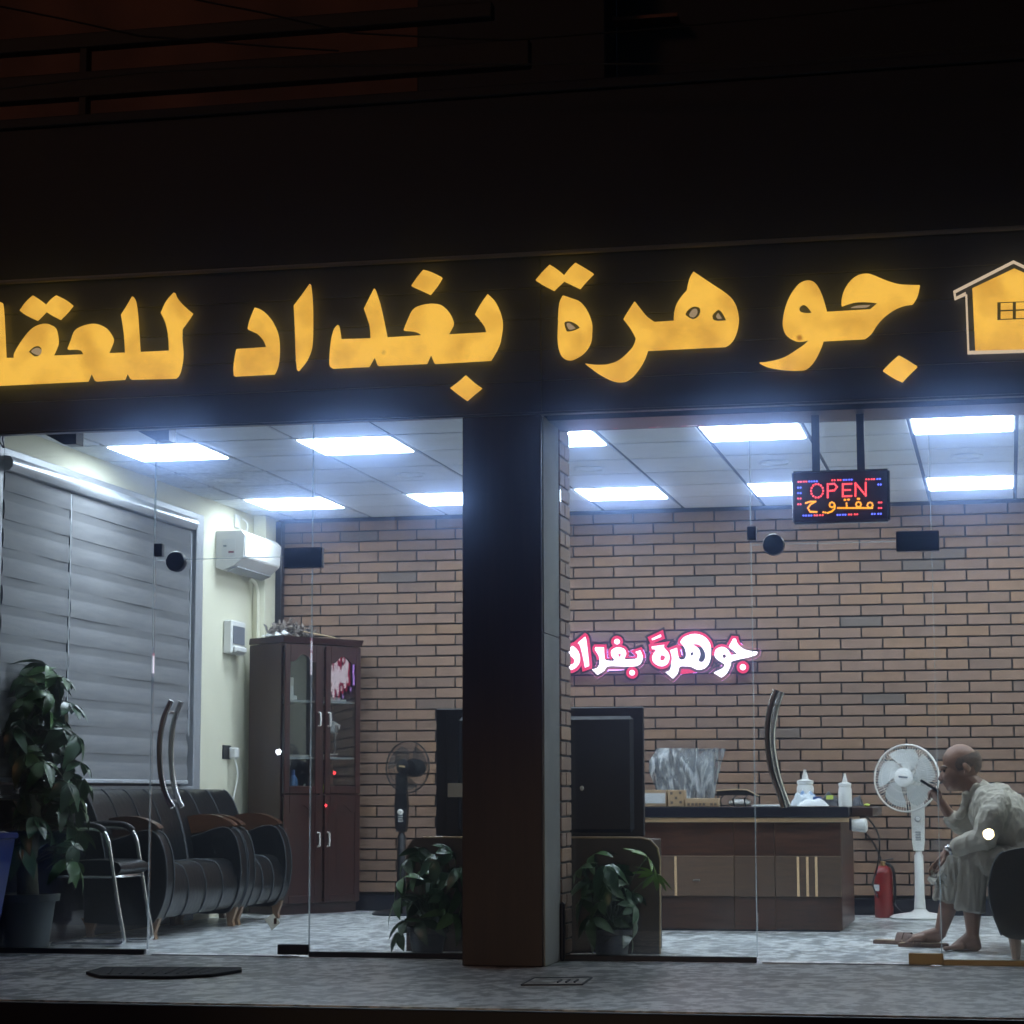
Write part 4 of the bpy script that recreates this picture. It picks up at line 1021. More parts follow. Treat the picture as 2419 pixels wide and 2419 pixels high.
small_plant('bushy potted plant just behind the glass beside the cabinet fan', Vector((P(1010, 2235, .28).x, .28, 0)), [(960, 2030), (990, 2010), (1030, 2030), (1065, 2010), (950, 2075), (985, 2065), (1020, 2080), (1060, 2070), (945, 2120), (975, 2130), (1010, 2120), (1050, 2115), (1080, 2100), (955, 2175), (990, 2175), (1030, 2165), (1070, 2160), (945, 2205), (1090, 2050), (1000, 2205)], .28)
small_plant('loose potted plant with one pale frond standing before the wooden board', Vector((P(1445, 2240, .25).x, .25, 0)), [(1400, 2020), (1370, 2050), (1430, 2045), (1460, 2060), (1390, 2085), (1430, 2090), (1470, 2095), (1500, 2110), (1380, 2120), (1420, 2130), (1460, 2140), (1500, 2140), (1395, 2170), (1440, 2175), (1490, 2165), (1530, 2025), (1545, 2065), (1410, 2205), (1480, 2200)], .25, yellow=(15, 16))

# ---------------------------------------------------------------- black screen on a wooden board behind the pillar
ts = thing('wooden_board', 'brown wooden stand board with rounded corners behind the plants', 'stand', (-2.5, .55, 0))
q = [P(x, y, .52) for x, y in ((960, 2250), (1559, 2256), (1559, 2030), (1553, 2003), (1535, 1984), (1512, 1979), (1000, 1978), (975, 1984), (960, 2003))]
for v in q[:2]: v.z = .003
obj('front', B().prism(q, (0, .024, 0)), 'stand_wood', ts)
e = [v+Vector((.001, -.0, .0)) for v in q[1:7]]
obj('edge_band', B().tube([v+Vector((0, .003, 0)) for v in q[1:7]], .006, 6), 'edge_wood', ts, smooth=True)
zt_ = q[5].z
obj('shelf', B().box((q[0].x+.08, .545, zt_-.06), (q[1].x-.06, 1.0, zt_-.012), .004), 'stand_wood', ts)
obj('side', B().box((q[0].x+.08, .545, .003), (q[0].x+.11, 1.0, zt_-.062)), 'stand_wood', ts)
obj('side', B().box((q[1].x-.09, .545, .003), (q[1].x-.06, 1.0, zt_-.062)), 'stand_wood', ts)
tv = thing('television', 'large black television seen from the street on the wooden board', 'television', (-2.5, .62, zt_))
a = P(1030, 1674, .60); c = P(1522, 1976, .60)
obj('casing', B().box((a.x, .60, c.z), (c.x, .64, a.z), .006), 'black_cover', tv)
obj('bezel', B().box((a.x+.01, .596, c.z+.012), (a.x+.06, .5995, a.z-.012)), 'black_plastic', tv)
obj('rear_housing', B().box((a.x+.13, .56, c.z+.02), (c.x-.05, .5995, a.z-.05), .02), 'black_cover', tv)
obj('foot', B().box((-2.95, .56, zt_-.0), (-2.85, .80, c.z-.001), .002), 'black_plastic', tv)
obj('foot', B().box((-2.15, .56, zt_-.0), (-2.05, .80, c.z-.001), .002), 'black_plastic', tv)
l0 = P(1058, 1850, .555); l1 = P(1100, 1883, .555)
obj('sticker', B().box((l0.x, .553, l1.z), (l1.x, .5595, l0.z)), 'paper_beige', tv)
l0 = P(1374, 1862, .55); obj('screw_cap', B().ell((l0.x, .557, l0.z), (.012, .004, .014)), 'white_plastic', tv)

# ---------------------------------------------------------------- fans
def fan(name, lab, base, hub, Rg, face, mw, mb, dark, ctl):
    t = thing(name, lab, 'fan', base)
    base = Vector(base); hub = Vector(hub); f = Vector(face).normalized()
    q = f.to_track_quat('Z', 'Y').to_matrix()
    bm_ = B().lathe([(.205, .002), (.21, .012), (.18, .028), (.06, .045), (.035, .07)], base, 36); obj('base', bm_, mw, t, smooth=True)
    z1_ = ctl[0]
    obj('pole', B().lathe([(.040, .071), (.034, .15), (.030, z1_-.03), (.022, z1_-.02), (.022, z1_-.002)], base, 16), mw, t, smooth=True)
    nx = q @ Vector((1, 0, 0))
    # flat control body between pole and motor
    up = Vector((0, 0, 1)); side = Vector((1, 0, 0))
    w = .042; zt2 = hub.z-.05
    pb = [(-w*.8, z1_), (w*.8, z1_), (w, z1_+.06), (w*1.1, ctl[1]), (w*.75, zt2), (-w*.75, zt2), (-w*1.1, ctl[1]), (-w, z1_+.06)]
    obj('control_box', B().prism([(base.x+x, base.y-.03, z) for x, z in pb], (0, .06, 0)), mw, t)
    cz = z1_+.72*(ctl[1]-z1_)
    obj('dial', B().lathe([(.021, 0), (.021, .012), (.017, .016)], (base.x, base.y-.031, cz), 18, Matrix.Rotation(rad(90), 3, 'X')), 'grey_plastic' if not dark else 'white_plastic', t, smooth=True)
    obj('dial_cap', B().lathe([(.015, .0165), (.012, .022)], (base.x, base.y-.031, cz), 18, Matrix.Rotation(rad(90), 3, 'X')), 'white_plastic', t, smooth=True)
    for k in range(4):
        zz = z1_+.07+.017*k
        obj('button', B().box((base.x-.018, base.y-.036, zz), (base.x+.018, base.y-.0305, zz+.012), .002), 'grey_plastic', t)
    obj('motor', B().lathe([(.03, -.18), (.06, -.15), (.068, -.07), (.05, -.03)], hub, 20, q), mw, t, smooth=True)
    obj('neck', B().tube([Vector((base.x, base.y, zt2-.01)), hub-f*.09], .028, 10), mw, t, smooth=True)
    g = B()
    for r, d in ((Rg, 0), (Rg*.995, .012)):
        g.tube([hub+q @ Vector((r*math.cos(a), r*math.sin(a), d-.01)) for a in [i*2*math.pi/40 for i in range(40)]], .0055 if not dark else .003, 6, closed=True)
    obj('guard_rim', g, mw, t, smooth=True)
    g = B(); nw = 72
    for i in range(nw):
        a = 2*math.pi*i/nw
        for sgn in (1, -1):
            pts = []
            for u in (0.22, .5, .8, 1.0):
                r = Rg*u; a2 = a+.35*(1-u)*sgn*.6; d = sgn*.055*(1-u**3)
                pts.append(hub+q @ Vector((r*math.cos(a2), r*math.sin(a2), d)))
            g.tube(pts, .0010 if dark else .0013, 3, cap=False)
    for u in (.45, .72):
        g.tube([hub+q @ Vector((Rg*u*math.cos(a), Rg*u*math.sin(a), .055*(1-u**3)+.001)) for a in [i*2*math.pi/36 for i in range(36)]], .0016, 4, closed=True)
    obj('guard', g, mw if not dark else 'dark_metal', t)
    for k in range(5 if not dark else 3):
        nb = 5 if not dark else 3
        def f2(u, v, k=k, nb=nb):
            r = Rg*(.2+.68*u); a = 2*math.pi*k/nb + (v-.5)*(1.12 if nb == 5 else 1.5)*(.55+.5*math.sin(u*2.6)) + .5*u
            return hub+q @ Vector((r*math.cos(a), r*math.sin(a), .03*(v-.5)-.005))
        obj('blade', B().grid(f2, 6, 5), mb, t, smooth='all')
    obj('hub_disc', B().lathe([(.062*Rg/.23, .052), (.066*Rg/.23, .060), (.05*Rg/.23, .066)], hub, 24, q), mw if not dark else 'dark_metal', t, smooth=True)
    lc = hub+f*.067
    obj('hub_label', B().box((-.032*Rg/.23, -.006, 0), (.032*Rg/.23, .006, .002), rot=Matrix.Translation(lc) @ q.to_4x4() @ Matrix.Rotation(-.1, 4, 'Z')), 'print_grey' if not dark else 'edge_wood', t)
    return t
YFN = 4.33
fb_ = P(2174, 2166, YFN); hubw = P(2141, 1838, 4.15)
Rw = (P(2222, 1838, 4.15)-P(2072, 1838, 4.15)).length/2*1.02
FW = fan('pedestal_fan', 'white pedestal fan beside the red extinguisher facing the street', (fb_.x, YFN, 0), hubw, Rw*1.05, (-.30, -1, .08), 'white_plastic', 'fan_blade', False, (P(2174, 2010, YFN).z, P(2168, 1905, YFN).z))
yk = 4.2
kb = P(948, 2150, yk); hubk = P(962, 1812, yk-.1)
fan('pedestal_fan', 'black pedestal fan turned aside in front of the brick wall', (kb.x, yk, 0), hubk, .185, (-.35, -1, .05), 'black_plastic', 'fan_blade_dark', True, (P(950, 1965, yk).z, P(950, 1900, yk).z))

# ---------------------------------------------------------------- desk
YD = 2.70
dx0, dx1 = P(1470, 2100, YD).x, P(1990, 2150, YD).x
def zD(y, Y=YD): return P(1750, y, Y).z
dk = thing('reception_desk', 'dark wooden reception desk with black top and gold trim strips', 'desk', ((dx0+dx1)/2, YD+.6, 0))
DB = YD+1.15
zt0, zt1 = zD(1931, YD-.06), zD(1906, YD-.06)
dxo = P(2006, 1920, YD-.06).x
obj('top', B().box((dx0-.05, YD-.06, zt0), (dxo, DB, zt1), .006), 'desk_black', dk)
obj('gold_band', B().box((dx0-.03, YD-.035, zD(1942, YD-.035)), (dxo-.01, DB-.05, zt0-.002), .003), 'gold_strip', dk)
zg = zD(1942, YD-.035)-.002
xm = P(1735, 2100, YD).x; xm2 = P(1832, 2100, YD).x
zu, zl = zD(2022), zD(2118)
for xa, xb in ((dx0, xm), (xm, xm2), (xm2, dx1)):
    obj('upper_panel', B().box((xa+.0015, YD, zu+.0015), (xb-.0015, YD+.03, zg), .002), 'desk_wood', dk)
    obj('middle_panel', B().box((xa+.0015, YD-.012, zl+.001), (xb-.0015, YD+.03, zu-.001), .003), 'desk_wood_light', dk)
    obj('lower_panel', B().box((xa+.0015, YD, .012), (xb-.0015, YD+.03, zl-.0015), .002), 'desk_wood', dk)
for px in (1597, 1886, 1908, 1929):
    x = P(px, 2070, YD).x
    obj('gold_bar', B().box((x-.008, YD-.018, zl+.004), (x+.008, YD-.0125, zu-.004), .001), 'gold_strip', dk)
x = P(1646, 2079, YD).x; obj('latch', B().box((x-.024, YD-.02, zD(2082)), (x+.024, YD-.0125, zD(2077)), .002), 'steel', dk)
obj('end_panel', B().box((dx1-.03, YD+.031, .012), (dx1, DB-.02, zg), .002), 'desk_wood', dk)
obj('end_panel', B().box((dx0, YD+.031, .012), (dx0+.03, DB-.02, zg), .002), 'desk_wood', dk)
obj('plinth', B().box((dx0+.02, YD+.006, .001), (dx1-.02, DB-.03, .011)), 'desk_black', dk)
xr = P(2026, 1920, YD+.2).x
obj('return_top', B().box((dxo+.001, YD+.12, zt0+.004), (xr+.1, DB, zt1-.003), .005), 'mahogany_side', dk)
ZT = zt1
def T(px, Y): p = P(px, 1905, Y); return Vector((p.x, Y, ZT))
# computer screen in a plastic bag
yw = YD+.35
t = thing('wrapped_monitor', 'computer monitor wrapped in crinkled clear plastic on the desk', 'monitor', (P(1620, 1880, yw).x, yw, ZT))
mo = [P(x, y, yw) for x, y in ((1548, 1782), (1688, 1780), (1684, 1868), (1552, 1868))]
obj('monitor', B().prism(mo, (0, .04, 0)), 'grey_plastic', t)
obj('stand', B().box((P(1605, 1880, yw).x, yw+.005, ZT+.012), (P(1640, 1880, yw).x, yw+.035, mo[2].z)).box((P(1585, 1880, yw).x, yw-.06, ZT+.001), (P(1660, 1880, yw).x, yw+.1, ZT+.012)), 'grey_plastic', t)
lo_ = [(1566, 1890), (1547, 1862), (1533, 1822), (1535, 1797), (1552, 1770), (1600, 1767), (1660, 1768), (1716, 1772), (1700, 1787), (1704, 1800), (1692, 1850), (1688, 1888)]
import mathutils.noise as mn
def bag(u, v):
    # u across, v up: between left and right edges of the bag
    L = [(1566, 1890), (1549, 1862), (1533, 1822), (1535, 1797), (1552, 1768)]; Rr = [(1688, 1890), (1691, 1856), (1699, 1822), (1706, 1797), (1716, 1770)]
    k = min(3, int(v*4)); w = v*4-k
    lx = L[k][0]+(L[k+1][0]-L[k][0])*w; rx = Rr[k][0]+(Rr[k+1][0]-Rr[k][0])*w
    y = L[k][1]+(L[k+1][1]-L[k][1])*w
    p = P(lx+(rx-lx)*u, y, yw)
    s_ = 1-(2*u-1)**4
    n_ = mn.noise(Vector((u*9+v*2.5, v*2.2, 3.1)))*.035+mn.noise(Vector((u*22+v*6, v*5, 8)))*.018
    return p, s_, n_
def f_front(u, v): p, s_, n_ = bag(u, v); return Vector((p.x+n_*.15, yw-.035*s_-.012+n_*s_, p.z+n_*.1*(1 if v > .9 else 0)))
def f_back(u, v): p, s_, n_ = bag(u, v); return Vector((p.x+n_*.15, yw+.075*s_+n_*s_*.6, p.z+n_*.1*(1 if v > .9 else 0)))
obj('plastic_bag', B().grid(f_front, 44, 26).grid(f_back, 30, 18), 'plastic_wrap', t, smooth='all')
def dbox(name, lab, cat, px, Y, dep, m, extra=()):
    a = P(px[0], px[2], Y); c = P(px[1], px[3], Y)
    t = thing(name, lab, cat, ((a.x+c.x)/2, Y, ZT))
    obj('carton', B().box((a.x, Y, ZT+.001), (c.x, Y+dep, a.z), .003), m, t)
    for nm, q, mm in extra:
        e0 = P(q[0], q[2], Y); e1 = P(q[1], q[3], Y)
        obj(nm, B().box((e0.x, Y-.002, e1.z), (e1.x, Y-.0003, e0.z)), mm, t)
    return t
y1b = YD-.0
dbox('small_box', 'tan box with wide white label beside the black television', 'box', (1500, 1575, 1866, 1907), y1b+.03, .12, 'cardboard', [('label', (1505, 1572, 1874, 1898), 'paper')])
dbox('small_box', 'square tan cardboard box printed with dark spots', 'box', (1578, 1617, 1866, 1905), y1b+.0, .10, 'cardboard', [('print', (x-3, x+3, y-3, y+3), 'print_dark') for x, y in ((1586, 1874), (1607, 1873), (1597, 1885), (1587, 1896), (1608, 1895))])
dbox('small_box', 'long low tan cardboard box in front of the wrapped monitor', 'box', (1619, 1698, 1886, 1907), y1b-.03, .08, 'cardboard', [('print', (1624+9*i, 1630+9*i, 1897, 1903), 'print_dark') for i in (0, 1, 2, 3, 4, 6, 7)])
# desk pen stand with a roof shaped lid
yo = YD+.08
t = thing('desk_ornament', 'dark roof shaped desk ornament over a white dish', 'ornament', T(1745, yo))
pts = [P(x, y, yo) for x, y in ((1692, 1868), (1740, 1865), (1764, 1866), (1792, 1880), (1788, 1884), (1762, 1876), (1700, 1880), (1694, 1878))]
obj('lid', B().prism(pts, (0, .12, 0)), 'black_plastic', t)
obj('lid_edge', B().tube([pts[0]+Vector((0, -.004, 0)), pts[1]+Vector((0, -.004, 0)), pts[2]+Vector((0, -.004, 0)), pts[3]+Vector((0, -.004, 0))], .004, 6), 'edge_wood', t, smooth=True)
c = T(1748, yo+.05); obj('dish', B().ell(c+Vector((0, 0, .028)), (.075, .05, .026)), 'white_plastic', t, smooth='all')
for px in (1705, 1735, 1762):
    p = T(px, yo+.005); obj('leg', B().tube([p+Vector((0, 0, .001)), p+Vector((-.01, 0, .045)), p+Vector((.012, 0, .075))], .005, 6), 'black_plastic', t)
# papers
t = tag(obj('papers', B().box(T(1775, YD-.02)+Vector((0, 0, .001)), T(1885, YD-.02)+Vector((0, .25, .012)), .002), 'paper'), 'white sheets of paper spread on the desk edge', 'papers')
def nozzle(lab, px, Y, h, w):
    c = T(px, Y)
    t = thing('squeeze_bottle', lab, 'bottle', c, 0, 'white nozzle bottles on the desk')
    obj('body', B().lathe([(w, .001), (w*1.02, .02), (w, h*.52), (w*.72, h*.64)], c, 22), 'white_plastic', t, smooth=True)
    obj('collar', B().lathe([(w*.95, h*.60), (w*.98, h*.70), (w*.5, h*.73)], c, 20), 'white_plastic', t, smooth=True)
    obj('nozzle', B().lathe([(w*.42, h*.731), (w*.36, h*.8), (w*.18, h*.93), (w*.16, h)], c, 14), 'white_plastic', t, smooth=True)
    return t
nozzle('plump white nozzle bottle behind the blue and white packet', 1903, YD+.22, (P(1903, 1818, YD+.22).z-ZT), .054)
nozzle('slim white nozzle bottle at the end of the desk', 1997, YD+.02, (P(1997, 1827, YD+.02).z-ZT), .041)
def packet(name, lab, cat, px, Y, m, amp, dep=.14, extra=None):
    a = P(px[0], px[2], Y); c = P(px[1], px[3], Y); h_ = a.z-ZT
    def f(u, v):
        w = math.sin(math.pi*min(1, max(0, u)))**.5*math.sin(math.pi*v)**.5
        n_ = mn.noise(Vector((u*5, v*4, px[0])))
        return Vector((a.x+(c.x-a.x)*u, Y+dep*(v-.3), ZT+.004+h_*w*(.75+amp*n_)))
    t = thing(name, lab, cat, ((a.x+c.x)/2, Y, ZT))
    obj('wrapper', B().grid(f, 14, 12), m, t, smooth='all')
    return t, a, c
t, a, c = packet('tissue_packet', 'crumpled white and blue tissue packet on the desk', 'packet', (1864, 1935, 1866, 1908), YD+.05, 'packet_film', .7)
obj('blue_print', B().box((P(1886, 0, YD+.03).x, YD+.012, ZT+.03), (P(1905, 0, YD+.03).x, YD+.016, ZT+.062), .001), 'blue_print', t)
obj('yellow_print', B().box((P(1916, 0, YD+.03).x, YD+.012, ZT+.045), (P(1932, 0, YD+.03).x, YD+.016, ZT+.07), .001), 'tennis', t)
packet('cloth_bundle', 'dark folded bag on the desk beside the slim bottle', 'bag', (1928, 1990, 1872, 1908), YD+.14, 'black_cover', .5)
packet('wiping_cloth', 'pale grey cloth slumped at the desk front', 'cloth', (1884, 1958, 1886, 1910), YD-.03, 'paper', .5, .1)
packet('dark_bag', 'black bag slumped on the desk end behind the bottle', 'bag', (2010, 2040, 1880, 1908), YD+.3, 'black_cover', .6)
p = T(2048, YD+.3); 
t = thing('white_cup', 'white plastic cup dispenser fixed under the desk end', 'dispenser', P(2030, 1950, YD+.1))
a = P(2030, 1950, YD+.1); q = Matrix.Rotation(rad(90), 3, 'Y')
obj('cup', B().lathe([(.036, -.045), (.04, .0), (.044, .04), (.03, .05)], a, 20, q), 'white_plastic', t, smooth=True)
obj('holder', B().box((a.x-.06, a.y-.04, a.z-.03), (a.x-.046, a.y+.04, a.z+.045), .003), 'dark_metal', t)
tag(obj('lemon', B().ell(P(2048, 1902, YD+.35), (.02, .014, .010)), 'tennis', smooth='all'), 'small yellow object at the far end of the desk', 'trinket')
p0 = P(2060, 1930, YD+.4)
tag(obj('cable', B().tube(smoothline([P(2035, 1915, YD+.6), P(2070, 1960, YD+.8), P(2078, 2000, YD+1), P(2072, 2050, YD+1), P(2062, 2090, YD+1.2), P(2075, 2120, YD+1.6)], 5), .006, 6), 'black_plastic', smooth=True), 'dark flex hanging from the desk end towards the extinguisher', 'cable')
tag(obj('cable', B().tube(smoothline([Vector((fb_.x-.02, YFN+.05, .06)), Vector((fb_.x-.12, YFN+.2, .03)), Vector((fb_.x-.2, YFN+.3, .12)), Vector((fb_.x-.3, YB-.03, .45)), Vector((fb_.x-.42, YB-.03, .62))], 6), .006, 6), 'black_plastic', smooth=True), 'dark flex of the white fan running up the brick wall', 'cable')

# fire extinguisher
ye_ = 4.42; e0 = P(2089, 2168, ye_); 
t = thing('fire_extinguisher', 'red fire extinguisher on the floor beside the white fan', 'fire extinguisher', (e0.x, ye_, 0))
c = Vector((e0.x, ye_, 0)); hz = P(2089, 2045, ye_).z
obj('cylinder', B().lathe([(.060, .002), (.064, .012), (.064, hz*.86), (.052, hz*.95), (.024, hz)], c, 24), 'red_paint', t, smooth=True)
obj('label', B().box((c.x-.062, ye_-.058, hz*.52), (c.x-.022, ye_-.050, hz*.64)), 'paper', t)
obj('valve', B().lathe([(.016, hz+.001), (.018, hz+.03), (.01, hz+.035)], c, 12), 'brass', t, smooth=True)
obj('lever', B().box((c.x-.015, ye_-.012, hz+.036), (c.x+.075, ye_+.012, hz+.046), .003, rot=Matrix.Rotation(-.2, 4, 'Y')), 'dark_metal', t)
obj('hose', B().tube(smoothline([c+Vector((.02, 0, hz+.02)), c+Vector((.07, -.02, hz-.03)), c+Vector((.078, -.02, hz-.2)), c+Vector((.07, -.02, .1))], 6), .010, 8), 'black_plastic', t, smooth=True)

# ---------------------------------------------------------------- leather chair of the seated man
yc0, yc1 = .42, 1.86
t = thing('armchair', 'dark brown leather tub armchair under the seated man', 'armchair', (.3, 1.1, 0))
sd = [(2373, 2012), (2352, 2035), (2341, 2075), (2338, 2105), (2346, 2150), (2360, 2188), (2376, 2214), (2440, 2222), (2680, 2222), (2690, 2000), (2560, 1990), (2440, 2000)]
sdo = outline(' '.join(f'{x},{y}' + ('*' if i in (7, 8, 9) else '') for i, (x, y) in enumerate(sd)), 4)
s1 = [P(x, y, yc0) for x, y in sdo]
for ya_ in (yc0, yc1-.16):
    b = B().prism([(v.x, ya_, v.z) for v in s1], (0, .16, 0))
    obj('arm', b, 'leather_brown', t, smooth=True)
    obj('piping', B().tube([(v.x-.004, ya_+.005, v.z) for v in s1[:24]], .007, 6), 'piping', t, smooth=True)
xs = s1[0].x
obj('seat', B().box((xs-.02, yc0+.165, .15), (xs+.62, yc1-.165, .43), .05, seg=3), 'leather_brown', t, smooth=True)
obj('backrest', B().box((xs+.50, yc0+.165, .432), (xs+.72, yc1-.165, .92), .06, seg=3), 'leather_brown', t, smooth=True)
for xx in (P(2397, 2240, yc0+.1).x, xs+.6):
    for yy in (yc0+.08, yc1-.08):
        obj('leg', B().tube([(xx, yy, .14), (xx+.004, yy, .08), (xx+.006, yy, .002)], [.036, .03, .02], 8), 'leg_wood', t, smooth=True)

# ---------------------------------------------------------------- the seated man
Y1, Y2, YM = 1.08, 1.36, 1.22      # near side, far side, middle
man = thing('person', 'balding man in beige shirt and trousers bent over a phone', 'person', P(2290, 2100, YM))
def q(px, py, Y=YM): return P(px, py, Y)
b = B()
hd = rad(24)
Rh = Matrix.Rotation(-hd, 4, 'Y')        # head tipped forward (towards -x)
b.ell(q(2268, 1797), (.097, .076, .092), Matrix.Rotation(rad(-18), 4, 'Y'), 3)
b.ell(q(2284, 1806), (.075, .072, .085), None, 3)
b.ell(q(2248, 1828), (.056, .060, .072), Matrix.Rotation(rad(10), 4, 'Y'), 3)
b.ell(q(2254, 1850), (.050, .052, .045), None, 3)
b.ell(q(2244, 1861), (.022, .026, .020))
b.ell(q(2268, 1848), (.048, .056, .05), None, 3)
for dy in (-.03, .03): b.ell(q(2229, 1814, YM+dy), (.020, .026, .011), Matrix.Rotation(rad(-20), 4, 'Y'))
for dy in (-.034, .034): b.ell(q(2238, 1834, YM+dy), (.026, .022, .022))
b.cap(q(2229, 1822), q(2221, 1840), .009, .0135); b.ell(q(2226, 1842), (.014, .019, .009))
b.ell(q(2232, 1850), (.014, .022, .0075)); b.ell(q(2235, 1856), (.013, .020, .007))
for s_, dy in ((1, -.076), (-1, .076)):
    c = q(2283, 1813, YM+dy)
    g = B()
    b.ell(c, (.021, .010, .034), Matrix.Rotation(rad(-22), 4, 'Y') @ Matrix.Rotation(rad(18*s_), 4, 'Z'))
    b.ell(c+Vector((-.008, 0, -.03)), (.010, .008, .012))
b.cap(q(2285, 1840), q(2328, 1885), .056, .066)
b.cap(q(2300, 1870), q(2345, 1905), .06, .09)
# near forearm and hand
def hand(wr, kn, fingers, thumb, r=.0085):
    # wrist, knuckle points (4), finger chains, thumb chain
    for k in kn: b.cap(wr+(k-wr)*.15, k, .020, .0125)
    for a_, c_ in zip(kn, kn[1:]): b.cap(a_, c_, .0125, .0125)
    for k, ch in zip(kn, fingers):
        pr = k; rr = r*1.08
        for p in ch: b.cap(pr, p, rr, rr*.92, 8); pr = p; rr *= .92
    pr = thumb[0]; rr = .0125
    for p in thumb[1:]: b.cap(pr, p, rr, rr*.85, 8); pr = p; rr *= .85
w1 = q(2238, 2010, Y1-.02)
b.cap(q(2285, 1992, Y1-.02), w1, .038, .026)
kn = [w1+Vector((-.052, -.030+.021*i, -.055-.004*i)) for i in range(4)]
fin = [[k+Vector((-.026, -.002, -.030)), k+Vector((-.030, .0, -.056)), k+Vector((-.018, .004, -.076))] for k in kn]
fin[0] = [kn[0]+Vector((-.032, -.004, -.026)), kn[0]+Vector((-.046, -.002, -.052)), kn[0]+Vector((-.044, .0, -.074))]
fin[3] = [kn[3]+Vector((-.018, 0, -.026)), kn[3]+Vector((-.016, .0, -.045)), kn[3]+Vector((-.004, 0, -.055))]
hand(w1, kn, fin, [w1+Vector((-.012, -.02, -.02)), w1+Vector((-.022, -.040, -.055)), w1+Vector((-.045, -.045, -.085)), w1+Vector((-.062, -.038, -.105))])
# far forearm, lifted, holding the phone
w2 = q(2223, 1894, Y2-.03)
b.cap(q(2250, 1936, Y2), w2, .034, .025)
kn2 = [q(2210, 1872, Y2-.085), q(2207, 1876, Y2-.064), q(2207, 1881, Y2-.043), q(2209, 1886, Y2-.023)]
fin2 = [[k+Vector((-.020, -.012, .010)), k+Vector((-.030, -.028, .006)), k+Vector((-.026, -.040, -.004))] for k in kn2]
hand(w2, kn2, fin2, [w2+Vector((-.004, -.02, .012)), w2+Vector((.0, -.045, .036)), w2+Vector((-.008, -.058, .058)), w2+Vector((-.016, -.062, .074))])
# shins and feet
def foot(kneept, ank, Y, heel, ball, toe, side=1):
    b.cap(kneept, kneept.lerp(ank, .4), .050, .052); b.cap(kneept.lerp(ank, .4), ank, .052, .034)
    b.ell(ank, (.036, .033, .04))
    b.cap(ank, heel, .034, .030); b.cap(heel, ball, .030, .024); b.cap(ank, ball, .034, .022)
    for k in range(5):
        o = Vector((.0, (-.034+.017*k)*side, 0)); tb = ball+o*1.0
        b.cap(ball.lerp(heel, .35)+o*.7, tb, .022, .015)
        ln = (.050, .052, .046, .038, .030)[k]; rr = (.0135, .0105, .0095, .009, .0085)[k]
        d = (ball-heel); d.z = 0; d.normalize()
        b.cap(tb, tb+d*ln+Vector((0, 0, rr-tb.z+.002)), .0125, rr, 8)
hl = q(2306, 2238, Y1); hl.z = .03
bl_ = q(2256, 2240, Y1); bl_.z = .024
foot(q(2296, 2110, Y1), q(2298, 2208, Y1), Y1, hl, bl_, None)
hl2 = q(2215, 2228, Y2+.02); hl2.z = .055
bl2 = q(2160, 2228, Y2+.04); bl2.z = .050
foot(q(2250, 2105, Y2), q(2222, 2202, Y2+.02), Y2, hl2, bl2, None)
body = solid('body', b, 'skin', man, .0042, 4)
# hair: short fringe round the sides and back of a bald crown
b = B()
hc = q(2272, 1799)
def sh(u, v):
    a = rad(-118+236*u)          # round the head: 0 = back (+x), +-118 just before the ears
    lo_, hi_ = rad(-52), rad(20-10*abs(math.cos(a))*0)
    e_ = lo_+(hi_-lo_)*v
    if abs(a) > rad(60): e_ = max(e_, rad(-22))
    r = 1.035+.004*mn.noise(Vector((u*30, v*20, 1)))
    p = Vector((.099*math.cos(e_)*math.cos(a), .0775*math.cos(e_)*math.sin(a), .094*math.sin(e_)))*r
    return hc+Vector((.010, 0, -.006))+(Matrix.Rotation(rad(-22), 3, 'Y') @ p)
b.grid(sh, 30, 12)
obj('hair', b, 'hair', man, smooth='all')
for dy in (-.033, .033):
    obj('eye', B().ell(q(2231, 1821, YM+dy*1.12), (.010, .013, .008)), 'eye_dark', man, smooth='all')
    obj('eyebrow', B().tube(smoothline([q(2223, 1814, YM+dy*.6), q(2227, 1811, YM+dy*1.5), q(2238, 1813, YM+dy*1.9)], 4), [.006]*9, 6), 'hair', man, smooth='all')
b = B().tube(smoothline([q(2229, 1846, YM-.024), q(2224, 1846, YM), q(2229, 1846, YM+.024)], 5), .006, 6)
obj('moustache', b, 'hair', man, smooth='all')
# shirt
b = B()
def fold(b, a_, c_, r=.012): b.cap(a_, c_, r, r*.5, 8)
ch = Matrix.Rotation(rad(38), 4, 'Y')
b.ell(q(2385, 1945), (.25, .185, .155), ch, 3)
b.ell(q(2350, 1912), (.15, .19, .13), ch, 3)
b.ell(q(2440, 2010), (.17, .18, .18), None, 3)
b.cap(q(2322, 1880), q(2352, 1902), .082, .12)
b.cap(q(2352, 1902, Y1-.0), q(2346, 1925, Y1-.04), .080, .076)
b.cap(q(2346, 1922, Y1-.04), q(2328, 1978, Y1-.05), .076, .064)
b.cap(q(2328, 1980, Y1-.05), q(2262, 2002, Y1-.02), .062, .043)
b.cap(q(2330, 1900, Y2+.03), q(2272, 1945, Y2+.02), .082, .060)
b.cap(q(2272, 1945, Y2+.02), q(2254, 1936, Y2), .058, .050)
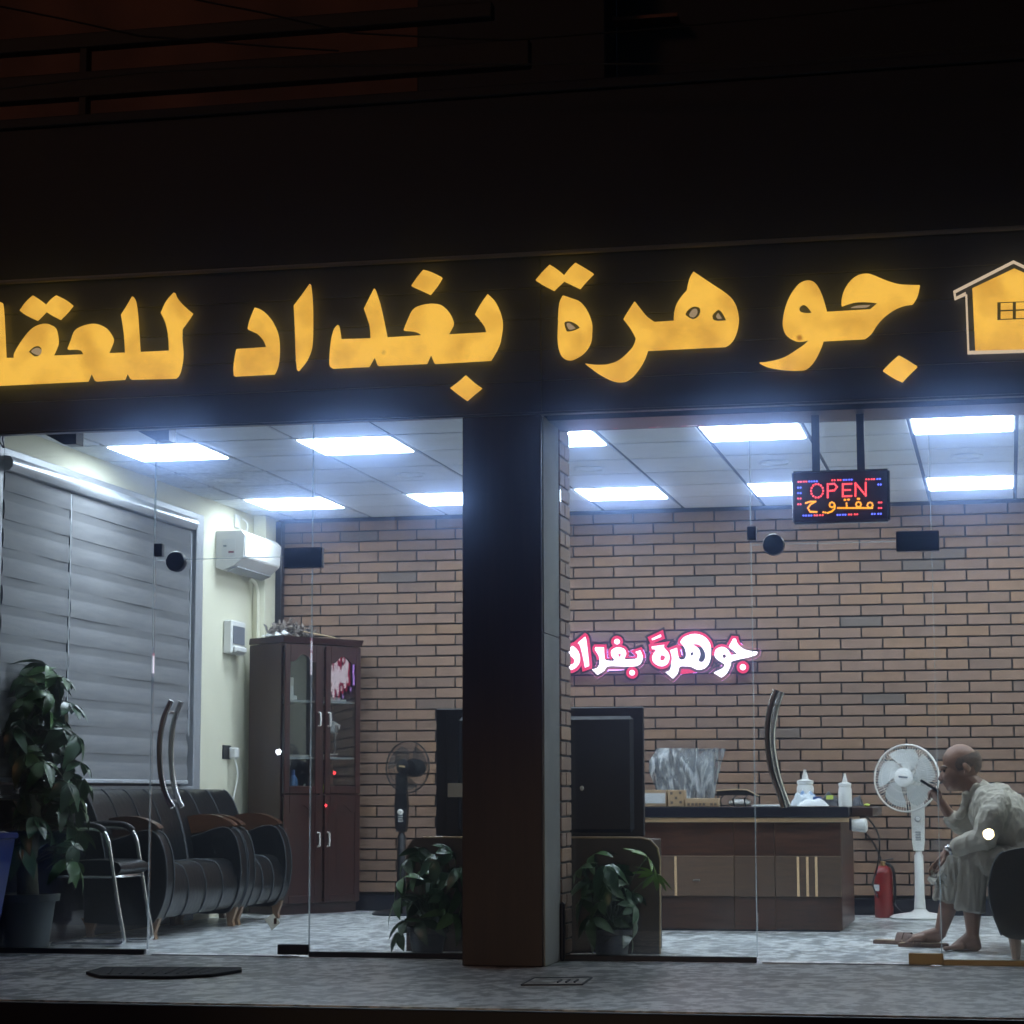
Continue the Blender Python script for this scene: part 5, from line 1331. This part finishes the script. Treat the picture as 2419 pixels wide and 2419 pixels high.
# collar and front edge
for dy in (-.06, .06): b.cap(q(2306, 1858, YM+dy), q(2292, 1886, YM+dy*.8), .012, .010)
b.cap(q(2284, 1882, YM-.05), q(2268, 1925, YM-.04), .022, .020); b.cap(q(2286, 1882, YM+.04), q(2276, 1915, YM+.04), .02, .02)
for a_, c_, r in (((2342, 1912), (2372, 1895), .012), ((2336, 1932), (2378, 1902), .013), ((2338, 1950), (2372, 1925), .012), ((2332, 1960), (2365, 1940), .012)):
    fold(b, q(*a_, Y1-.085), q(*c_, Y1-.06), r)
solid('shirt', b, 'shirt', man, .005, 2, folds=(.010, 12, 12, 7))
# trousers
b = B()
for Y, kn_, hm, rr in ((Y1, (2302, 2032), (2292, 2150), .078), (Y2, (2258, 2040), (2236, 2128), .070)):
    b.cap(q(2470, 2062, Y), q(kn_[0]+30, kn_[1]+2, Y), .115, .088)
    b.cap(q(kn_[0]+30, kn_[1]+2, Y), q(*kn_, Y), .088, .076)
    b.cap(q(*kn_, Y), q((kn_[0]+hm[0])/2+2, (kn_[1]+hm[1])/2, Y), .076, .070)
    b.tube([q((kn_[0]+hm[0])/2+2, (kn_[1]+hm[1])/2, Y), q(*hm, Y)], [.070, rr], 18)
    for k in range(2):
        a_ = -1.0+1.5*k
        o = Vector((math.sin(a_)*.066, -math.cos(a_)*.066, 0))
        b.cap(q(kn_[0]-4, kn_[1]+12+4*k, Y)+o, q(hm[0], hm[1]-8, Y)+o*1.05, .010, .014, 8)
b.ell(q(2470, 2060), (.16, .2, .13), None, 3)
solid('trousers', b, 'trousers', man, .005, 2, folds=(.010, 13, 11, 3.2))
wc = w1+(q(2285, 1992, Y1-.02)-w1)*.12
ax = (q(2285, 1992, Y1-.02)-w1).normalized().to_track_quat('Z', 'Y').to_matrix()
o = obj('watch', B().lathe([(.0300, -.009), (.0315, 0), (.0300, .009)], wc, 20, ax), 'steel', man, smooth=True)
obj('watch_face', B().ell(wc+Vector((-.012, -.029, .010)), (.015, .008, .015)), 'chrome', man, smooth='all')
# phone held up, keys in the lower hand
a = q(2176, 1841, Y2-.11); c = q(2219, 1868, Y2-.11)
d = (c-a).normalized(); n_ = Vector((d.z, 0, -d.x))
t = thing('phone', 'black phone held up before the face of the man', 'phone', (a+c)/2)
pp = [a, c, c+n_*.013, a+n_*.013]
obj('body', B().prism(pp, (0, .072, 0)), 'black_plastic', t)
obj('screen', B().prism([a-n_*.001+d*.006, c-n_*.001-d*.006, c-n_*.0002-d*.006, a-n_*.0002+d*.006], (0, .066, 0)), 'desk_black', t)
k0 = kn[1]+Vector((-.02, -.01, -.055))
t = thing('folded_cloth', 'crumpled pale cloth in the lower hand of the man', 'cloth', k0)
obj('cloth', B().grid(lambda u, v: k0+Vector((-.03+.09*u+.01*math.sin(v*9), -.025+.03*math.sin(u*6+v*3), -.075*v+.012*math.sin(u*11))), 10, 10), 'paper_beige', t, smooth='all')
# sandals: one under the far foot, one lying free
def sandal(lab, c, rz, strap=True):
    t = thing('sandal', lab, 'sandal', c, rz, 'sandals of the seated man')
    so_ = outline('-0.14,-0.03 -0.12,-0.045 -0.04,-0.045 0.05,-0.035 0.12,-0.035 0.135,0 0.12,0.035 0.05,0.035 -0.04,0.045 -0.12,0.045 -0.14,0.02', 3)
    obj('sole', B().prism([(x, y, .002) for x, y in so_], (0, 0, .02)), 'sandal', t, local=True)
    for x0_ in (-.075, -.03):
        obj('strap', B().grid(lambda u, v: Vector((x0_-.02+.04*v, -.046+.092*u, .022+.048*math.sin(math.pi*u))), 10, 3), 'sandal', t, smooth='all', local=True)
    obj('insole', B().prism([(x*.93, y*.9, .0225) for x, y in so_], (0, 0, .003)), 'edge_wood', t, local=True)
    return t
sandal('brown sandal worn on the stretched far foot', Vector(((hl2.x+bl2.x)/2-.01, hl2.y+.01, 0)), rad(-8))
c = PZ(2095, 2232, 0)
sandal('loose brown sandal lying tipped ahead of the bare feet', Vector((c.x+.05, c.y+.05, 0)), rad(160))

# ---------------------------------------------------------------- in front of the glass
c0 = PZ(205, 2302); c1 = PZ(570, 2296)
t = thing('doormat', 'dark oblong ribbed doormat on the terrace before the door', 'doormat', PZ(385, 2300))
mo_ = [PZ(x, y) for x, y in ((203, 2303), (245, 2291), (570, 2292), (571, 2298), (500, 2309), (400, 2314), (235, 2312))]
obj('mat', B().prism([(v.x, v.y, .002) for v in mo_], (0, 0, .014)), 'rubber_mat', t)
for k in range(9):
    u = (k+.7)/10
    a = mo_[1].lerp(mo_[0], .0).lerp(mo_[2], u); c = mo_[6].lerp(mo_[4], u)
    a = a.lerp(c, .12); c = c.lerp(a, .12)
    obj('rib', B().box((-.006, -(c-a).length/2, .016), (.006, (c-a).length/2, .019), rot=Matrix.Translation((a+c)/2) @ Matrix.Rotation(math.atan2((c-a).y, (c-a).x)-rad(90), 4, 'Z')), 'rubber_mat', t)
t = thing('drain_cover', 'flat metal drain cover set in the terrace by the pillar', 'drain cover', PZ(1310, 2322))
dr = [PZ(x, y) for x, y in ((1232, 2329), (1262, 2313), (1398, 2311), (1375, 2328))]
fr = B()
for a, c in zip(dr, dr[1:]+dr[:1]): fr.tube([(a.x, a.y, .004), (c.x, c.y, .004)], .005, 4)
obj('frame', fr, 'drain', t)
obj('plate', B().prism([(v.x, v.y, .001) for v in dr], (0, 0, .0035)), 'granite', t)
for k in range(3):
    u = .55+.14*k; a = dr[0].lerp(dr[3], u); c = dr[1].lerp(dr[2], u); a, c = a.lerp(c, .25), a.lerp(c, .6)
    obj('slot', B().tube([(a.x, a.y, .006), (c.x, c.y, .006)], .006, 4), 'black_plastic', t)
# blue bin at the end of the glass
bx = P(28, 1968, -.35)
t = thing('waste_bin', 'tapered blue plastic bin with white liner at the shopfront end', 'bin', (bx.x-.17, -.35, 0))
cx = bx.x-.235
def sq(h, w, z): return [(cx-w, -.35-w, z), (cx+w, -.35-w, z), (cx+w, -.35+w, z), (cx-w, -.35+w, z)]
bb = B(); r0 = [bb.bm.verts.new(v) for v in sq(0, .10, .003)]; r1 = [bb.bm.verts.new(v) for v in sq(0, .175, bx.z-.035)]
bb.bm.faces.new(r0[::-1]); bb.bm.faces.new(r1)
for i in range(4): bb.bm.faces.new((r0[i], r0[(i+1) % 4], r1[(i+1) % 4], r1[i]))
obj('body', bb, 'blue_plastic', t)
obj('rim', B().box((cx-.19, -.54, bx.z-.034), (cx+.19, -.16, bx.z), .008), 'blue_plastic', t)
obj('liner', B().grid(lambda u, v: Vector((cx-.15+.3*u, -.50+.3*v, bx.z+.001+.02*math.sin(u*3.1)*math.sin(v*3.1)+.01*mn.noise(Vector((u*6, v*6, 0))))), 10, 10), 'paper', t, smooth='all')

# ---------------------------------------------------------------- vehicle lamps across the street, seen mirrored in the panes and lighting the pillar foot
def mirrored(px, py, yl):
    d = _ray(px, py); p = P(px, py, 0); d = Vector((d.x, -d.y, d.z)); return p+d*((yl)/d.y)
def head_lamp(lab, pos, r, m, spot):
    t = thing('headlight', lab, 'headlight', pos)
    M = Matrix.Rotation(rad(-90), 3, 'X')
    obj('bowl', B().lathe([(.02, -.10), (r*.8, -.06), (r*1.15, -.004)], pos, 20, M), 'dark_metal', t, smooth=True)
    obj('lens', B().lathe([(r, .0), (r*.9, .008), (r*.4, .014)], pos, 20, M), m, t, smooth=True)
    obj('stem', B().tube([Vector(pos)+Vector((0, -.08, -.02)), Vector((pos.x, pos.y-.10, -.5))], .02, 8), 'dark_metal', t)
    if spot:
        l = bpy.data.lights.new('headlight_beam', 'SPOT'); l.energy = spot; l.color = (1, .72, .42); l.spot_size = rad(13); l.spot_blend = 1.; l.energy = 750; l.shadow_soft_size = r
        o = bpy.data.objects.new('headlight_beam', l); COL.objects.link(o); o.parent = t
        # dipped beam: its upper limit lies at lamp height
        o.location = Vector((0, .03, 0)); o.rotation_euler = (rad(90-1.5), 0, math.atan2(2.48+pos.x, -.45-pos.y))
    return t
head_lamp('lit yellowish vehicle headlight across the street facing the shop', mirrored(2335, 1970, -15), .06, 'headlamp', 800)
head_lamp('small lit white lamp across the street facing the shop', mirrored(658, 1777, -16), .035, 'headlamp_white', 0)

for px, py, lab in ((770, 1903, 'lower small lit red lamp across the street'), (790, 1826, 'higher small lit red lamp across the street')):
    head_lamp(lab if py > 1850 else 'topmost small lit red lamp across the street', mirrored(px, py, -16), .02, 'tail_red', 0)

# ---------------------------------------------------------------- bluish scattering volume added to imitate lens glare round the lamps
hz_ = obj('glare_haze', B().box((-75, -75, -2), (75, 75, 12)), None); hz_['kind'] = 'stuff'
m = bpy.data.materials.new('glare_haze'); m.use_nodes = True; m.node_tree.nodes.remove(m.node_tree.nodes['Principled BSDF'])
v = m.node_tree.nodes.new('ShaderNodeVolumePrincipled'); v.inputs['Color'].default_value = (.36, .53, 1, 1)
v.inputs['Density'].default_value = .019; v.inputs['Anisotropy'].default_value = .986
m.node_tree.links.new(v.outputs[0], m.node_tree.nodes['Material Output'].inputs['Volume'])
hz_.data.materials.append(m)
S.cycles.volume_bounces = 0
